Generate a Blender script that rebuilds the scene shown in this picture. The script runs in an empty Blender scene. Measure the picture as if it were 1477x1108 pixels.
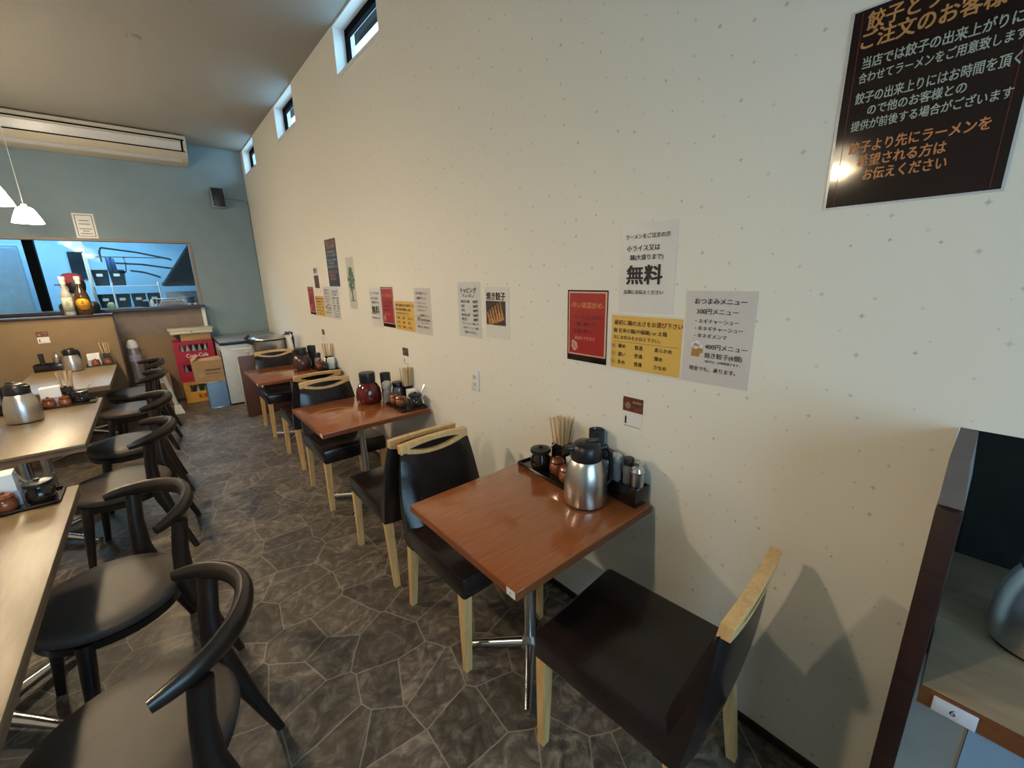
import bpy, bmesh, math, random
from math import sin, cos, pi, radians
from mathutils import Vector, Matrix
random.seed(7)
SC = bpy.context.scene
COL = SC.collection

# ------------------------------------------------------------------ camera, world, light, exposure
cam_d = bpy.data.cameras.new('camera')
cam = bpy.data.objects.new('camera', cam_d)
COL.objects.link(cam)
FPX = 603.73
cam_d.sensor_fit = 'HORIZONTAL'
cam_d.sensor_width = 36.0
cam_d.lens = FPX * 36.0 / 1477.0
cam_d.clip_start = 0.02
cam.matrix_world = (Matrix.Translation((-1.366, 0.0, 1.57)) @ Matrix.Rotation(-0.701635, 4, 'Z')
                    @ Matrix.Rotation(1.320160, 4, 'X') @ Matrix.Rotation(-0.022260, 4, 'Z'))
SC.camera = cam
vs = SC.view_settings
vs.view_transform = 'Standard'
vs.look = 'None'
vs.exposure = 0.4
vs.gamma = 1.0
vs.use_curve_mapping = False

W = bpy.data.worlds.new('daylight')
SC.world = W
W.use_nodes = True
wb = W.node_tree.nodes['Background']
wb.inputs[0].default_value = (0.43, 0.76, 1.0, 1)
wb.inputs[1].default_value = 4.7


def area(name, loc, rot, sx, sy, power=0.0, color=(1, 1, 1), portal=False):
    l = bpy.data.lights.new(name, 'AREA')
    l.shape = 'RECTANGLE'
    l.size, l.size_y = sx, sy
    l.energy = power
    l.color = color
    if portal:
        l.cycles.is_portal = True
    o = bpy.data.objects.new(name, l)
    o.location = loc
    o.rotation_euler = rot
    COL.objects.link(o)
    return o


WINDOWS = [(2.80, 3.56), (4.71, 5.43), (6.60, 7.37)]
area('front_window_daylight', (-1.24, -2.47, 1.6), (radians(90), 0, 0), 2.3, 2.0, 1.0, portal=True)
area('alcove_daylight', (0.3, -1.62, 1.0), (radians(90), 0, 0), 0.5, 1.0, 1.0, portal=True)
area('kitchen_blue_fill', (-2.4, 8.9, 2.72), (0, 0, 0), 2.6, 1.2, 95.0, (0.42, 0.74, 1.0))  # area lamp added under the ceiling in place of the kitchen's blue daylight

LAMPS = [(-2.10, 6.20, 2.165), (-2.10, 4.95, 2.165), (-2.10, 2.95, 2.165), (-2.10, 0.86, 2.165)]
LAMP_W = [15.0, 17.0, 36.0, 27.0]
LAMP_COL = (1.0, 0.80, 0.54)

# ------------------------------------------------------------------ materials


def nodes_of(name):
    m = bpy.data.materials.new(name)
    m.use_nodes = True
    nt = m.node_tree
    return m, nt, nt.nodes, nt.links, nt.nodes['Principled BSDF']


def M(name, col, rough=0.5, metal=0.0, var=0.08, scale=14.0, bump=0.0, spec=0.5, trans=0.0, emit=None, es=0.0, coat=0.0, alpha=1.0, ior=1.45, stretch=(1, 1, 1)):
    m, nt, N, L, b = nodes_of(name)
    tc = N.new('ShaderNodeTexCoord')
    mp = N.new('ShaderNodeMapping')
    mp.inputs['Scale'].default_value = stretch
    L.new(tc.outputs['Object'], mp.inputs[0])
    nz = N.new('ShaderNodeTexNoise')
    nz.inputs['Scale'].default_value = scale
    nz.inputs['Detail'].default_value = 4
    L.new(mp.outputs[0], nz.inputs['Vector'])
    r = N.new('ShaderNodeValToRGB')
    r.color_ramp.elements[0].position = 0.3
    r.color_ramp.elements[1].position = 0.7
    r.color_ramp.elements[0].color = tuple(c * (1 - var) for c in col) + (1,)
    r.color_ramp.elements[1].color = tuple(min(1, c * (1 + var)) for c in col) + (1,)
    L.new(nz.outputs['Fac'], r.inputs[0])
    L.new(r.outputs[0], b.inputs['Base Color'])
    b.inputs['Roughness'].default_value = rough
    b.inputs['Metallic'].default_value = metal
    b.inputs['Specular IOR Level'].default_value = spec
    b.inputs['Transmission Weight'].default_value = trans
    b.inputs['IOR'].default_value = ior
    b.inputs['Coat Weight'].default_value = coat
    b.inputs['Alpha'].default_value = alpha
    if emit:
        b.inputs['Emission Color'].default_value = tuple(emit) + (1,)
        b.inputs['Emission Strength'].default_value = es
    if bump:
        bp = N.new('ShaderNodeBump')
        bp.inputs['Strength'].default_value = bump
        bp.inputs['Distance'].default_value = 0.01
        L.new(nz.outputs['Fac'], bp.inputs['Height'])
        L.new(bp.outputs[0], b.inputs['Normal'])
    return m


def wood(name, c1, c2, stretch, rough=0.4, scale=6.0, coat=0.0):
    m, nt, N, L, b = nodes_of(name)
    tc = N.new('ShaderNodeTexCoord')
    mp = N.new('ShaderNodeMapping')
    mp.inputs['Scale'].default_value = stretch
    L.new(tc.outputs['Object'], mp.inputs[0])
    nz = N.new('ShaderNodeTexNoise')
    nz.inputs['Scale'].default_value = scale
    nz.inputs['Detail'].default_value = 6
    nz.inputs['Roughness'].default_value = 0.6
    nz.inputs['Distortion'].default_value = 0.7
    L.new(mp.outputs[0], nz.inputs['Vector'])
    r = N.new('ShaderNodeValToRGB')
    r.color_ramp.elements[0].position = 0.32
    r.color_ramp.elements[1].position = 0.68
    r.color_ramp.elements[0].color = tuple(c1) + (1,)
    r.color_ramp.elements[1].color = tuple(c2) + (1,)
    L.new(nz.outputs['Fac'], r.inputs[0])
    L.new(r.outputs[0], b.inputs['Base Color'])
    b.inputs['Roughness'].default_value = rough
    b.inputs['Coat Weight'].default_value = coat
    b.inputs['Coat Roughness'].default_value = 0.06
    return m


def mat_wallpaper():
    m, nt, N, L, b = nodes_of('cream wallpaper with small stars')
    tc = N.new('ShaderNodeTexCoord')
    sp = N.new('ShaderNodeSeparateXYZ')
    L.new(tc.outputs['Object'], sp.inputs[0])
    cb = N.new('ShaderNodeCombineXYZ')
    L.new(sp.outputs['Y'], cb.inputs['X'])
    L.new(sp.outputs['Z'], cb.inputs['Y'])
    v = N.new('ShaderNodeTexVoronoi')
    v.voronoi_dimensions = '2D'
    v.distance = 'MINKOWSKI'
    v.inputs['Exponent'].default_value = 0.6
    v.inputs['Scale'].default_value = 11.5
    v.inputs['Randomness'].default_value = 0.85
    L.new(cb.outputs[0], v.inputs['Vector'])
    sc = N.new('ShaderNodeSeparateColor')
    L.new(v.outputs['Color'], sc.inputs[0])
    # star size differs from star to star
    th = N.new('ShaderNodeMapRange')
    th.inputs['To Min'].default_value = 0.04
    th.inputs['To Max'].default_value = 0.16
    L.new(sc.outputs['Red'], th.inputs['Value'])
    mr = N.new('ShaderNodeMapRange')
    mr.inputs['From Min'].default_value = 0.02
    L.new(th.outputs[0], mr.inputs['From Max'])
    mr.inputs['To Min'].default_value = 1.0
    mr.inputs['To Max'].default_value = 0.0
    L.new(v.outputs['Distance'], mr.inputs['Value'])
    st = N.new('ShaderNodeMapRange')
    st.inputs['To Min'].default_value = 0.2
    st.inputs['To Max'].default_value = 0.65
    L.new(sc.outputs['Green'], st.inputs['Value'])
    mu = N.new('ShaderNodeMath')
    mu.operation = 'MULTIPLY'
    L.new(mr.outputs[0], mu.inputs[0])
    L.new(st.outputs[0], mu.inputs[1])
    nz = N.new('ShaderNodeTexNoise')
    nz.inputs['Scale'].default_value = 180
    L.new(tc.outputs['Object'], nz.inputs['Vector'])
    mx = N.new('ShaderNodeMix')
    mx.data_type = 'RGBA'
    mx.inputs['A'].default_value = (0.76, 0.735, 0.665, 1)
    mx.inputs['B'].default_value = (0.16, 0.14, 0.13, 1)
    L.new(mu.outputs[0], mx.inputs['Factor'])
    L.new(mx.outputs['Result'], b.inputs['Base Color'])
    b.inputs['Roughness'].default_value = 0.75
    b.inputs['Specular IOR Level'].default_value = 0.25
    bp = N.new('ShaderNodeBump')
    bp.inputs['Strength'].default_value = 0.08
    bp.inputs['Distance'].default_value = 0.003
    L.new(nz.outputs['Fac'], bp.inputs['Height'])
    L.new(bp.outputs[0], b.inputs['Normal'])
    return m


def mat_floor():
    m, nt, N, L, b = nodes_of('flagstone vinyl floor')
    tc = N.new('ShaderNodeTexCoord')
    nd = N.new('ShaderNodeTexNoise')
    nd.inputs['Scale'].default_value = 3.5
    nd.inputs['Detail'].default_value = 2
    L.new(tc.outputs['Object'], nd.inputs['Vector'])
    va = N.new('ShaderNodeMix')
    va.data_type = 'RGBA'
    va.blend_type = 'LINEAR_LIGHT'
    va.inputs['Factor'].default_value = 0.012
    L.new(tc.outputs['Object'], va.inputs['A'])
    L.new(nd.outputs['Color'], va.inputs['B'])
    vo = N.new('ShaderNodeTexVoronoi')
    vo.voronoi_dimensions = '2D'
    vo.inputs['Scale'].default_value = 4.6
    ve = N.new('ShaderNodeTexVoronoi')
    ve.voronoi_dimensions = '2D'
    ve.feature = 'DISTANCE_TO_EDGE'
    ve.inputs['Scale'].default_value = 4.6
    for x in (vo, ve):
        L.new(va.outputs['Result'], x.inputs['Vector'])
    nz = N.new('ShaderNodeTexNoise')
    nz.inputs['Scale'].default_value = 11
    nz.inputs['Detail'].default_value = 9
    nz.inputs['Roughness'].default_value = 0.68
    nz.inputs['Distortion'].default_value = 1.6
    # every stone shows a piece of another rock: shift the noise by the cell colour
    sh = N.new('ShaderNodeVectorMath')
    sh.operation = 'MULTIPLY_ADD'
    sh.inputs[1].default_value = (9, 9, 9)
    L.new(vo.outputs['Color'], sh.inputs[0])
    L.new(tc.outputs['Object'], sh.inputs[2])
    L.new(sh.outputs[0], nz.inputs['Vector'])
    r = N.new('ShaderNodeValToRGB')
    e = r.color_ramp.elements
    e[0].position = 0.30
    e[0].color = (0.022, 0.016, 0.013, 1)
    e[1].position = 0.72
    e[1].color = (0.24, 0.20, 0.16, 1)
    k = e.new(0.5)
    k.color = (0.084, 0.067, 0.054, 1)
    L.new(nz.outputs['Fac'], r.inputs[0])
    sc = N.new('ShaderNodeSeparateColor')
    L.new(vo.outputs['Color'], sc.inputs[0])
    mr = N.new('ShaderNodeMapRange')
    mr.inputs['To Min'].default_value = 0.72
    mr.inputs['To Max'].default_value = 1.35
    L.new(sc.outputs['Blue'], mr.inputs['Value'])
    hs = N.new('ShaderNodeHueSaturation')
    L.new(r.outputs[0], hs.inputs['Color'])
    L.new(mr.outputs[0], hs.inputs['Value'])
    ed = N.new('ShaderNodeMapRange')
    ed.inputs['From Min'].default_value = 0.006
    ed.inputs['From Max'].default_value = 0.017
    ed.inputs['To Min'].default_value = 0.62
    ed.inputs['To Max'].default_value = 0.0
    L.new(ve.outputs['Distance'], ed.inputs['Value'])
    mx = N.new('ShaderNodeMix')
    mx.data_type = 'RGBA'
    mx.inputs['B'].default_value = (0.33, 0.285, 0.235, 1)
    L.new(ed.outputs[0], mx.inputs['Factor'])
    L.new(hs.outputs[0], mx.inputs['A'])
    L.new(mx.outputs['Result'], b.inputs['Base Color'])
    b.inputs['Roughness'].default_value = 0.5
    bp = N.new('ShaderNodeBump')
    bp.inputs['Strength'].default_value = 0.15
    bp.inputs['Distance'].default_value = 0.004
    L.new(nz.outputs['Fac'], bp.inputs['Height'])
    L.new(bp.outputs[0], b.inputs['Normal'])
    return m


WALLPAPER = mat_wallpaper()
FLOOR = mat_floor()
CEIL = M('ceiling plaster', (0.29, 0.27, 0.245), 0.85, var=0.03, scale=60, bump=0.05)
BLUEWALL = M('blue grey painted wall', (0.205, 0.275, 0.315), 0.7, var=0.04, scale=5)
TAN = M('tan laminate board', (0.22, 0.145, 0.072), 0.55, var=0.05, scale=9)
MAUVE = M('brown grey counter board', (0.20, 0.15, 0.125), 0.6)
DARKWOOD = wood('dark stained wood', (0.018, 0.006, 0.005), (0.035, 0.012, 0.010), (1, 1, 12), 0.35)
BLACKWOOD = wood('black brown lacquered wood', (0.008, 0.005, 0.004), (0.018, 0.010, 0.008), (3, 3, 12), 0.32, coat=0.1)
BROWNTOP = wood('glossy brown table wood', (0.235, 0.066, 0.018), (0.305, 0.094, 0.027), (1.2, 16, 8), 0.17, 7, coat=0.5)
BROWNEDGE = wood('brown table edge wood', (0.16, 0.045, 0.016), (0.22, 0.066, 0.024), (2, 2, 30), 0.3)
PALETOP = wood('pale wood grain laminate', (0.165, 0.118, 0.066), (0.215, 0.157, 0.092), (9, 1.2, 8), 0.38, 4)
PALEEDGE = wood('brown edging of pale table', (0.15, 0.09, 0.06), (0.21, 0.13, 0.085), (3, 3, 20), 0.45)
OAK = wood('light varnished beech', (0.56, 0.33, 0.13), (0.72, 0.46, 0.20), (10, 10, 1.5), 0.35, 5, coat=0.2)
LEATHER = M('dark brown vinyl leather', (0.014, 0.009, 0.009), 0.22, var=0.15, scale=60, bump=0.05)
SEATGREY = M('grey brown seat vinyl', (0.050, 0.040, 0.034), 0.55, var=0.08, scale=40, bump=0.04)
CHROME = M('polished metal', (0.62, 0.63, 0.64), 0.22, 1.0, var=0.04)
STEEL = M('brushed steel', (0.60, 0.58, 0.56), 0.30, 1.0, var=0.06, scale=30, stretch=(1, 1, 0.05))
GREYSTEEL = M('dull grey steel', (0.36, 0.38, 0.38), 0.45, 0.6)
BLACKPL = M('black plastic', (0.012, 0.012, 0.013), 0.35, var=0.2)
BLACKGL = M('black lacquer', (0.010, 0.008, 0.008), 0.15, var=0.2, coat=0.4)
SMOKE = M('smoked black plastic', (0.030, 0.030, 0.034), 0.22, var=0.2)
GLASSD = M('jar glass with dark sauce', (0.014, 0.010, 0.008), 0.08, var=0.3, coat=0.2)
GLASSG = M('grey clear glass jar', (0.20, 0.20, 0.19), 0.08, var=0.2, coat=0.8)
BROWNCER = M('red brown ceramic', (0.21, 0.062, 0.024), 0.22, var=0.35, scale=30, coat=0.5)
OXBLOOD = M('oxblood enamel', (0.085, 0.004, 0.006), 0.16, coat=0.6)
DARKPOT = M('dark brown enamel', (0.055, 0.022, 0.012), 0.25, var=0.3, coat=0.4)
PAPER = M('white paper', (0.72, 0.71, 0.69), 0.7, var=0.02)
NAPKIN = M('white napkin paper', (0.86, 0.88, 0.90), 0.8, var=0.03)
LAMINATE = M('laminated white poster', (0.68, 0.655, 0.63), 0.32, var=0.02)
LAMPINK = M('laminated greyish poster', (0.60, 0.56, 0.54), 0.32, var=0.02)
POSTRED = M('poster red', (0.34, 0.020, 0.018), 0.35, var=0.08, scale=8)
POSTYEL = M('poster yellow', (0.70, 0.44, 0.10), 0.4, var=0.04, scale=8)
POSTDARK = M('poster black brown', (0.016, 0.007, 0.006), 0.08, var=0.1)
INK = M('black ink', (0.012, 0.012, 0.014), 0.6)
INKRED = M('dark red brown ink', (0.14, 0.020, 0.012), 0.6)
INKPURP = M('dark purple ink', (0.060, 0.010, 0.040), 0.6)
INKGOLD = M('gold ink', (0.46, 0.22, 0.07), 0.5)
INKORANGE = M('orange ink', (0.52, 0.20, 0.07), 0.5)
INKPALE = M('pale green grey ink', (0.34, 0.38, 0.32), 0.5)
INKPINK = M('pale pink ink', (0.62, 0.36, 0.28), 0.5)
INKWHITE = M('white ink', (0.75, 0.72, 0.70), 0.5)
INKBROWN = M('brown photo print', (0.12, 0.035, 0.022), 0.4, var=0.4, scale=60)
INKTEAL = M('blue grey print', (0.10, 0.17, 0.20), 0.4, var=0.3, scale=40)
INKGREEN = M('green tree print', (0.075, 0.135, 0.085), 0.6, var=0.5, scale=60)
INKBEER = M('amber print', (0.42, 0.20, 0.06), 0.5)
INKDUMP = M('browned dumpling print', (0.45, 0.20, 0.06), 0.5, var=0.45, scale=70)
WHITEP = M('white painted surface', (0.74, 0.73, 0.71), 0.5, var=0.03)
CREAM = M('cream plastic', (0.62, 0.58, 0.45), 0.4, var=0.04)
ACBODY = M('ivory air conditioner casing', (0.50, 0.44, 0.34), 0.45, var=0.03)
ACGRILLE = M('pale intake panel', (0.56, 0.55, 0.56), 0.3, var=0.03)
CABWHITE = M('pale grey freezer steel', (0.50, 0.54, 0.58), 0.4, var=0.05)
REDPL = M('red crate plastic', (0.36, 0.008, 0.022), 0.4)
YELPL = M('yellow crate plastic', (0.62, 0.30, 0.03), 0.4)
CARD = M('brown cardboard', (0.37, 0.225, 0.115), 0.8, var=0.07, scale=20)
CANBLUE = M('blue painted tin', (0.13, 0.26, 0.48), 0.35, var=0.08)
WOODSTICK = M('bare wood chopstick', (0.62, 0.44, 0.25), 0.7)
LAMPGLASS = M('lit frosted lamp glass', (0.9, 0.85, 0.7), 0.4, emit=(1.0, 0.83, 0.58), es=55.0)
LAMPDIM = M('dimly lit frosted lamp glass', (0.9, 0.85, 0.7), 0.4, emit=(1.0, 0.80, 0.52), es=12.0)
TUBELIT = M('lit fluorescent diffuser', (0.9, 0.95, 1.0), 0.4, emit=(0.55, 0.82, 1.0), es=6.0)
KWALL = M('pale kitchen wall panel', (0.27, 0.43, 0.54), 0.8, var=0.08, scale=3)
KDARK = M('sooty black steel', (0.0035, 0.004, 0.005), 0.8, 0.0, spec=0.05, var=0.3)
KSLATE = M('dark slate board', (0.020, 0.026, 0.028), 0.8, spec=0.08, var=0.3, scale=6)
KBLUE = M('blue cloth', (0.05, 0.14, 0.36), 0.8)
ALCGREY = M('grey plaster', (0.13, 0.118, 0.115), 0.8)
ALCWOOD = wood('alcove table wood', (0.30, 0.22, 0.145), (0.38, 0.285, 0.19), (8, 1.2, 8), 0.4, 4)
PALEBLUE = M('pale blue sheet', (0.30, 0.47, 0.68), 0.5, var=0.04)
STAINED = M('stained beige board', (0.50, 0.46, 0.42), 0.6, var=0.12, scale=7)
SKIN = M('skin', (0.52, 0.30, 0.20), 0.5)
CLOTHBLK = M('black work cloth', (0.015, 0.015, 0.018), 0.85)
CAPRED = M('dark red cap cloth', (0.16, 0.020, 0.035), 0.8)
HAIRBLK = M('black hair', (0.008, 0.007, 0.007), 0.5)
BTLCLEAR = M('clear spirit bottle glass', (0.34, 0.36, 0.33), 0.08, var=0.2, coat=0.6)
BTLAMBER = M('dark amber bottle glass', (0.05, 0.022, 0.008), 0.08, var=0.2, coat=0.6)
EAVE = M('dark eave board', (0.005, 0.005, 0.005), 0.9, spec=0.05)
OUTPALE = M('pale house wall outdoors', (0.65, 0.66, 0.64), 0.7)
VINYL_PIPE = M('white plastic pipe', (0.66, 0.66, 0.64), 0.35)


def pane_glass():
    m = bpy.data.materials.new('window glass')
    m.use_nodes = True
    nt = m.node_tree
    N, L = nt.nodes, nt.links
    out = N['Material Output']
    N.remove(N['Principled BSDF'])
    t = N.new('ShaderNodeBsdfTransparent')
    t.inputs[0].default_value = (0.93, 0.96, 0.97, 1)
    g = N.new('ShaderNodeBsdfGlossy')
    g.inputs['Roughness'].default_value = 0.03
    f = N.new('ShaderNodeFresnel')
    # the same reflectance on both faces of the pane
    ge = N.new('ShaderNodeNewGeometry')
    mr = N.new('ShaderNodeMapRange')
    mr.inputs['To Min'].default_value = 1.12
    mr.inputs['To Max'].default_value = 1 / 1.12
    L.new(ge.outputs['Backfacing'], mr.inputs['Value'])
    L.new(mr.outputs[0], f.inputs[0])
    mx = N.new('ShaderNodeMixShader')
    L.new(f.outputs[0], mx.inputs[0])
    L.new(t.outputs[0], mx.inputs[1])
    L.new(g.outputs[0], mx.inputs[2])
    L.new(mx.outputs[0], out.inputs[0])
    return m


GLASS = pane_glass()

# ------------------------------------------------------------------ mesh helpers


class MB:
    def __init__(s):
        s.bm = bmesh.new()

    def box(s, x0, x1, y0, y1, z0, z1, mat=None, bevel=0.0):
        vs_ = [Vector(p) for p in ((x0, y0, z0), (x1, y0, z0), (x1, y1, z0), (x0, y1, z0), (x0, y0, z1), (x1, y0, z1), (x1, y1, z1), (x0, y1, z1))]
        if mat:
            vs_ = [mat @ v for v in vs_]
        v = [s.bm.verts.new(p) for p in vs_]
        fs = [s.bm.faces.new([v[i] for i in f]) for f in ((0, 3, 2, 1), (4, 5, 6, 7), (0, 1, 5, 4), (1, 2, 6, 5), (2, 3, 7, 6), (3, 0, 4, 7))]
        if bevel:
            es = list({e for f in fs for e in f.edges})
            bmesh.ops.bevel(s.bm, geom=es, offset=bevel, segments=2, affect='EDGES', profile=0.5)
        return s

    def hexa(s, bot, top):
        v = [s.bm.verts.new(p) for p in list(bot) + list(top)]
        n = len(bot)
        s.bm.faces.new(v[:n][::-1])
        s.bm.faces.new(v[n:])
        for i in range(n):
            j = (i + 1) % n
            s.bm.faces.new([v[i], v[j], v[n + j], v[n + i]])
        return s

    def lathe(s, prof, c=(0, 0, 0), seg=28, sx=1.0, sy=1.0):
        rings = []
        for r, z in prof:
            if r < 1e-5:
                rings.append([s.bm.verts.new((c[0], c[1], c[2] + z))])
            else:
                rings.append([s.bm.verts.new((c[0] + r * sx * cos(2 * pi * i / seg), c[1] + r * sy * sin(2 * pi * i / seg), c[2] + z)) for i in range(seg)])
        for a, b in zip(rings, rings[1:]):
            for i in range(seg):
                j = (i + 1) % seg
                if len(a) == 1 and len(b) == 1:
                    continue
                if len(a) == 1:
                    s.bm.faces.new([a[0], b[j], b[i]])
                elif len(b) == 1:
                    s.bm.faces.new([a[i], a[j], b[0]])
                else:
                    s.bm.faces.new([a[i], a[j], b[j], b[i]])
        return s

    def tube(s, pts, rad, seg=10, flat=1.0, up=(0, 0, 1)):
        """swept tube; rad number or list of radii; flat scales the section across 'up'"""
        pts = [Vector(p) for p in pts]
        n = len(pts)
        rad = [rad] * n if not hasattr(rad, '__len__') else rad
        rings = []
        for i, p in enumerate(pts):
            t = (pts[min(i + 1, n - 1)] - pts[max(i - 1, 0)]).normalized()
            u = Vector(up)
            if abs(t.dot(u)) > 0.95:
                u = Vector((0, 1, 0)) if abs(t.y) < 0.9 else Vector((1, 0, 0))
            a = t.cross(u).normalized()
            b = a.cross(t).normalized()
            rings.append([s.bm.verts.new(p + a * cos(2 * pi * k / seg) * rad[i] * flat + b * sin(2 * pi * k / seg) * rad[i]) for k in range(seg)])
        for A, B in zip(rings, rings[1:]):
            for k in range(seg):
                j = (k + 1) % seg
                s.bm.faces.new([A[k], A[j], B[j], B[k]])
        s.bm.faces.new(rings[0][::-1])
        s.bm.faces.new(rings[-1])
        return s

    def prism(s, poly, z0, z1, f=lambda x, y, z: (x, y, z)):
        n = len(poly)
        a = [s.bm.verts.new(f(x, y, z0)) for x, y in poly]
        b = [s.bm.verts.new(f(x, y, z1)) for x, y in poly]
        s.bm.faces.new(a[::-1])
        s.bm.faces.new(b)
        for i in range(n):
            j = (i + 1) % n
            s.bm.faces.new([a[i], a[j], b[j], b[i]])
        return s

    def build(s, name, mat, parent=None, smooth=True, angle=40):
        bmesh.ops.recalc_face_normals(s.bm, faces=s.bm.faces[:])
        me = bpy.data.meshes.new(name)
        s.bm.to_mesh(me)
        s.bm.free()
        me.materials.append(mat)
        if smooth:
            for p in me.polygons:
                p.use_smooth = True
            try:
                me.set_sharp_from_angle(angle=radians(angle))
            except Exception:
                pass
        o = bpy.data.objects.new(name, me)
        COL.objects.link(o)
        if parent:
            o.parent = parent
        return o


def tag(o, label, cat, group=None):
    o['label'] = label
    o['category'] = cat
    if group:
        o['group'] = group
    return o


def thing(name, label, cat, loc=(0, 0, 0), rz=0.0, group=None, rot=None):
    o = bpy.data.objects.new(name, None)
    o.empty_display_size = 0.05
    COL.objects.link(o)
    o.location = loc
    o.rotation_euler = rot if rot else (0, 0, rz)
    return tag(o, label, cat, group)


def struct(o):
    o['kind'] = 'structure'
    return o


KIDS = {}


def dup(root, loc, rz=0.0, label=None, group=None, scale=None):
    def cp(o, par):
        c = o.copy()
        COL.objects.link(c)
        c.parent = par
        for ch in [x for x in bpy.data.objects if x.parent == o]:
            cp(ch, c)
        return c
    r = cp(root, None)
    r.location = loc
    r.rotation_euler = (0, 0, rz)
    if scale:
        r.scale = (scale,) * 3
    if label:
        r['label'] = label
    if group:
        r['group'] = group
    return r


TEXTS = []     # (parent, material, depth, [(string, xleft, ycentre, width, height or None, bold)])


def lettering(parent, mat, lines, depth=0.0022, rot=0.0, name='lettering'):
    TEXTS.append((parent, mat, depth, lines, name))


def finish_texts():
    jobs = []
    for T in TEXTS:
        for ln in T[3]:
            cu = bpy.data.curves.new('words', 'FONT')
            cu.body = ln[0]
            cu.size = 1.0
            cu.resolution_u = 3
            cu.offset = 0.0
            ob = bpy.data.objects.new('words', cu)
            COL.objects.link(ob)
            jobs.append((T, ln, ob))
    bpy.context.view_layer.update()
    dg = bpy.context.evaluated_depsgraph_get()
    acc = {}
    for T, ln, ob in jobs:
        me = bpy.data.meshes.new_from_object(ob.evaluated_get(dg))
        xs = [v.co.x for v in me.vertices]
        ys = [v.co.y for v in me.vertices]
        if xs:
            w = max(xs) - min(xs)
            h = max(ys) - min(ys)
            k = ln[3] / w if w else 1
            ky = (ln[4] / h) if (len(ln) > 4 and ln[4]) else k
            yc = (max(ys) + min(ys)) / 2
            x0 = min(xs)
            key = id(T)
            if key not in acc:
                acc[key] = (T, bmesh.new())
            bold = ln[5] if len(ln) > 5 else 0.01
            src = [v.co.copy() for v in me.vertices]
            # heavier strokes: the same glyphs laid over each other with a tiny shift
            offs = [(0, 0)] if bold == 0 else [(-bold, -bold * .6), (bold, -bold * .6), (-bold, bold * .6), (bold, bold * .6)]
            for q, (ox, oy) in enumerate(offs):
                for v, c0 in zip(me.vertices, src):
                    v.co = ((c0.x + ox - x0) * k + ln[1], (c0.y + oy - yc) * ky + ln[2], T[2] + q * 2e-5)
                acc[key][1].from_mesh(me)
        bpy.data.meshes.remove(me)
        cu = ob.data
        bpy.data.objects.remove(ob)
        bpy.data.curves.remove(cu)
    for T, bm in acc.values():
        me = bpy.data.meshes.new(T[4])
        bm.to_mesh(me)
        bm.free()
        me.materials.append(T[1])
        o = bpy.data.objects.new(T[4], me)
        COL.objects.link(o)
        o.parent = T[0]


# ------------------------------------------------------------------ room shell
CZ = 3.37
FY = 7.5
m = MB()
m.box(-5.2, 1.0, -2.6, 10.2, -0.08, 0.0)
struct(m.build('floor', FLOOR, smooth=False))
m = MB()
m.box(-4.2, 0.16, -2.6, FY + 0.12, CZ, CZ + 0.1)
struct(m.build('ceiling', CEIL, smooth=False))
HZ = 1.213
WE = 0.027
m = MB()
m.box(0, 0.16, WE, FY + 0.12, 0, HZ)
m.box(0, 0.16, -2.6, FY + 0.12, HZ, 3.033)
ys = [-2.6] + [v for w in WINDOWS for v in w] + [FY + 0.12]
for i in range(0, len(ys), 2):
    m.box(0, 0.16, ys[i], ys[i + 1], 3.033, CZ)
struct(m.build('wall_right', WALLPAPER, smooth=False))
m = MB()
m.box(-0.012, 0, WE, 6.4, 0, 0.028)
struct(m.build('wall_foot_shade', DARKWOOD, smooth=False))  # no real board: dark strip added for the shade along the wall foot
PX0, PX1, PZ0, PZ1 = -3.9, -0.785, 1.285, 2.14
m = MB()
m.box(-4.2, 0, FY, FY + 0.12, PZ1, CZ)
m.box(PX1, 0, FY, FY + 0.12, 0, PZ1)
m.box(-4.2, PX0, FY, FY + 0.12, 0, PZ1)
struct(m.build('wall_far', BLUEWALL, smooth=False))
m = MB()
m.box(PX0, PX1, FY - 0.10, FY + 0.12, 0.93, PZ0 - 0.03)
o = struct(m.build('wall_counter', MAUVE, smooth=False))
m = MB()
m.box(PX0, PX1, FY - 0.11, FY - 0.02, 0.0, 0.93)
m.build('panel', TAN, o, smooth=False)
m = MB()
m.box(PX1 - 0.035, PX1 + 0.005, FY - 0.115, FY, 0.0, 1.25)
m.build('edge_strip', WHITEP, o, smooth=False)
m = MB()
m.box(PX0, PX1 + 0.01, FY - 0.20, FY + 0.24, PZ0 - 0.032, PZ0)
struct(m.build('trim_1', DARKWOOD, smooth=False))
m = MB()
m.box(PX0, PX1, FY - 0.012, FY + 0.12, PZ1 - 0.03, PZ1)
m.box(PX1 - 0.028, PX1, FY - 0.012, FY + 0.12, PZ0, PZ1 - 0.03)
struct(m.build('trim_2', M('taupe window trim', (0.26, 0.19, 0.15), 0.5), smooth=False))
m = MB()
m.box(-4.2, -4.1, -2.6, FY, 0, CZ)
struct(m.build('wall_left', M('warm plaster', (0.52, 0.46, 0.38), 0.8, var=0.03), smooth=False))
# front wall of the shop with its big window, behind the camera
m = MB()
m.box(-4.2, -3.0, -2.6, -2.5, 0, CZ)
m.box(-3.0, -2.4, -2.6, -2.5, 0, CZ)
m.box(-0.08, 0.0, -2.6, -2.5, 0, CZ)
m.box(-2.4, -0.08, -2.6, -2.5, 0, 0.6)
m.box(-2.4, -0.08, -2.6, -2.5, 2.6, CZ)
struct(m.build('wall_front', MAUVE, smooth=False))
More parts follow.
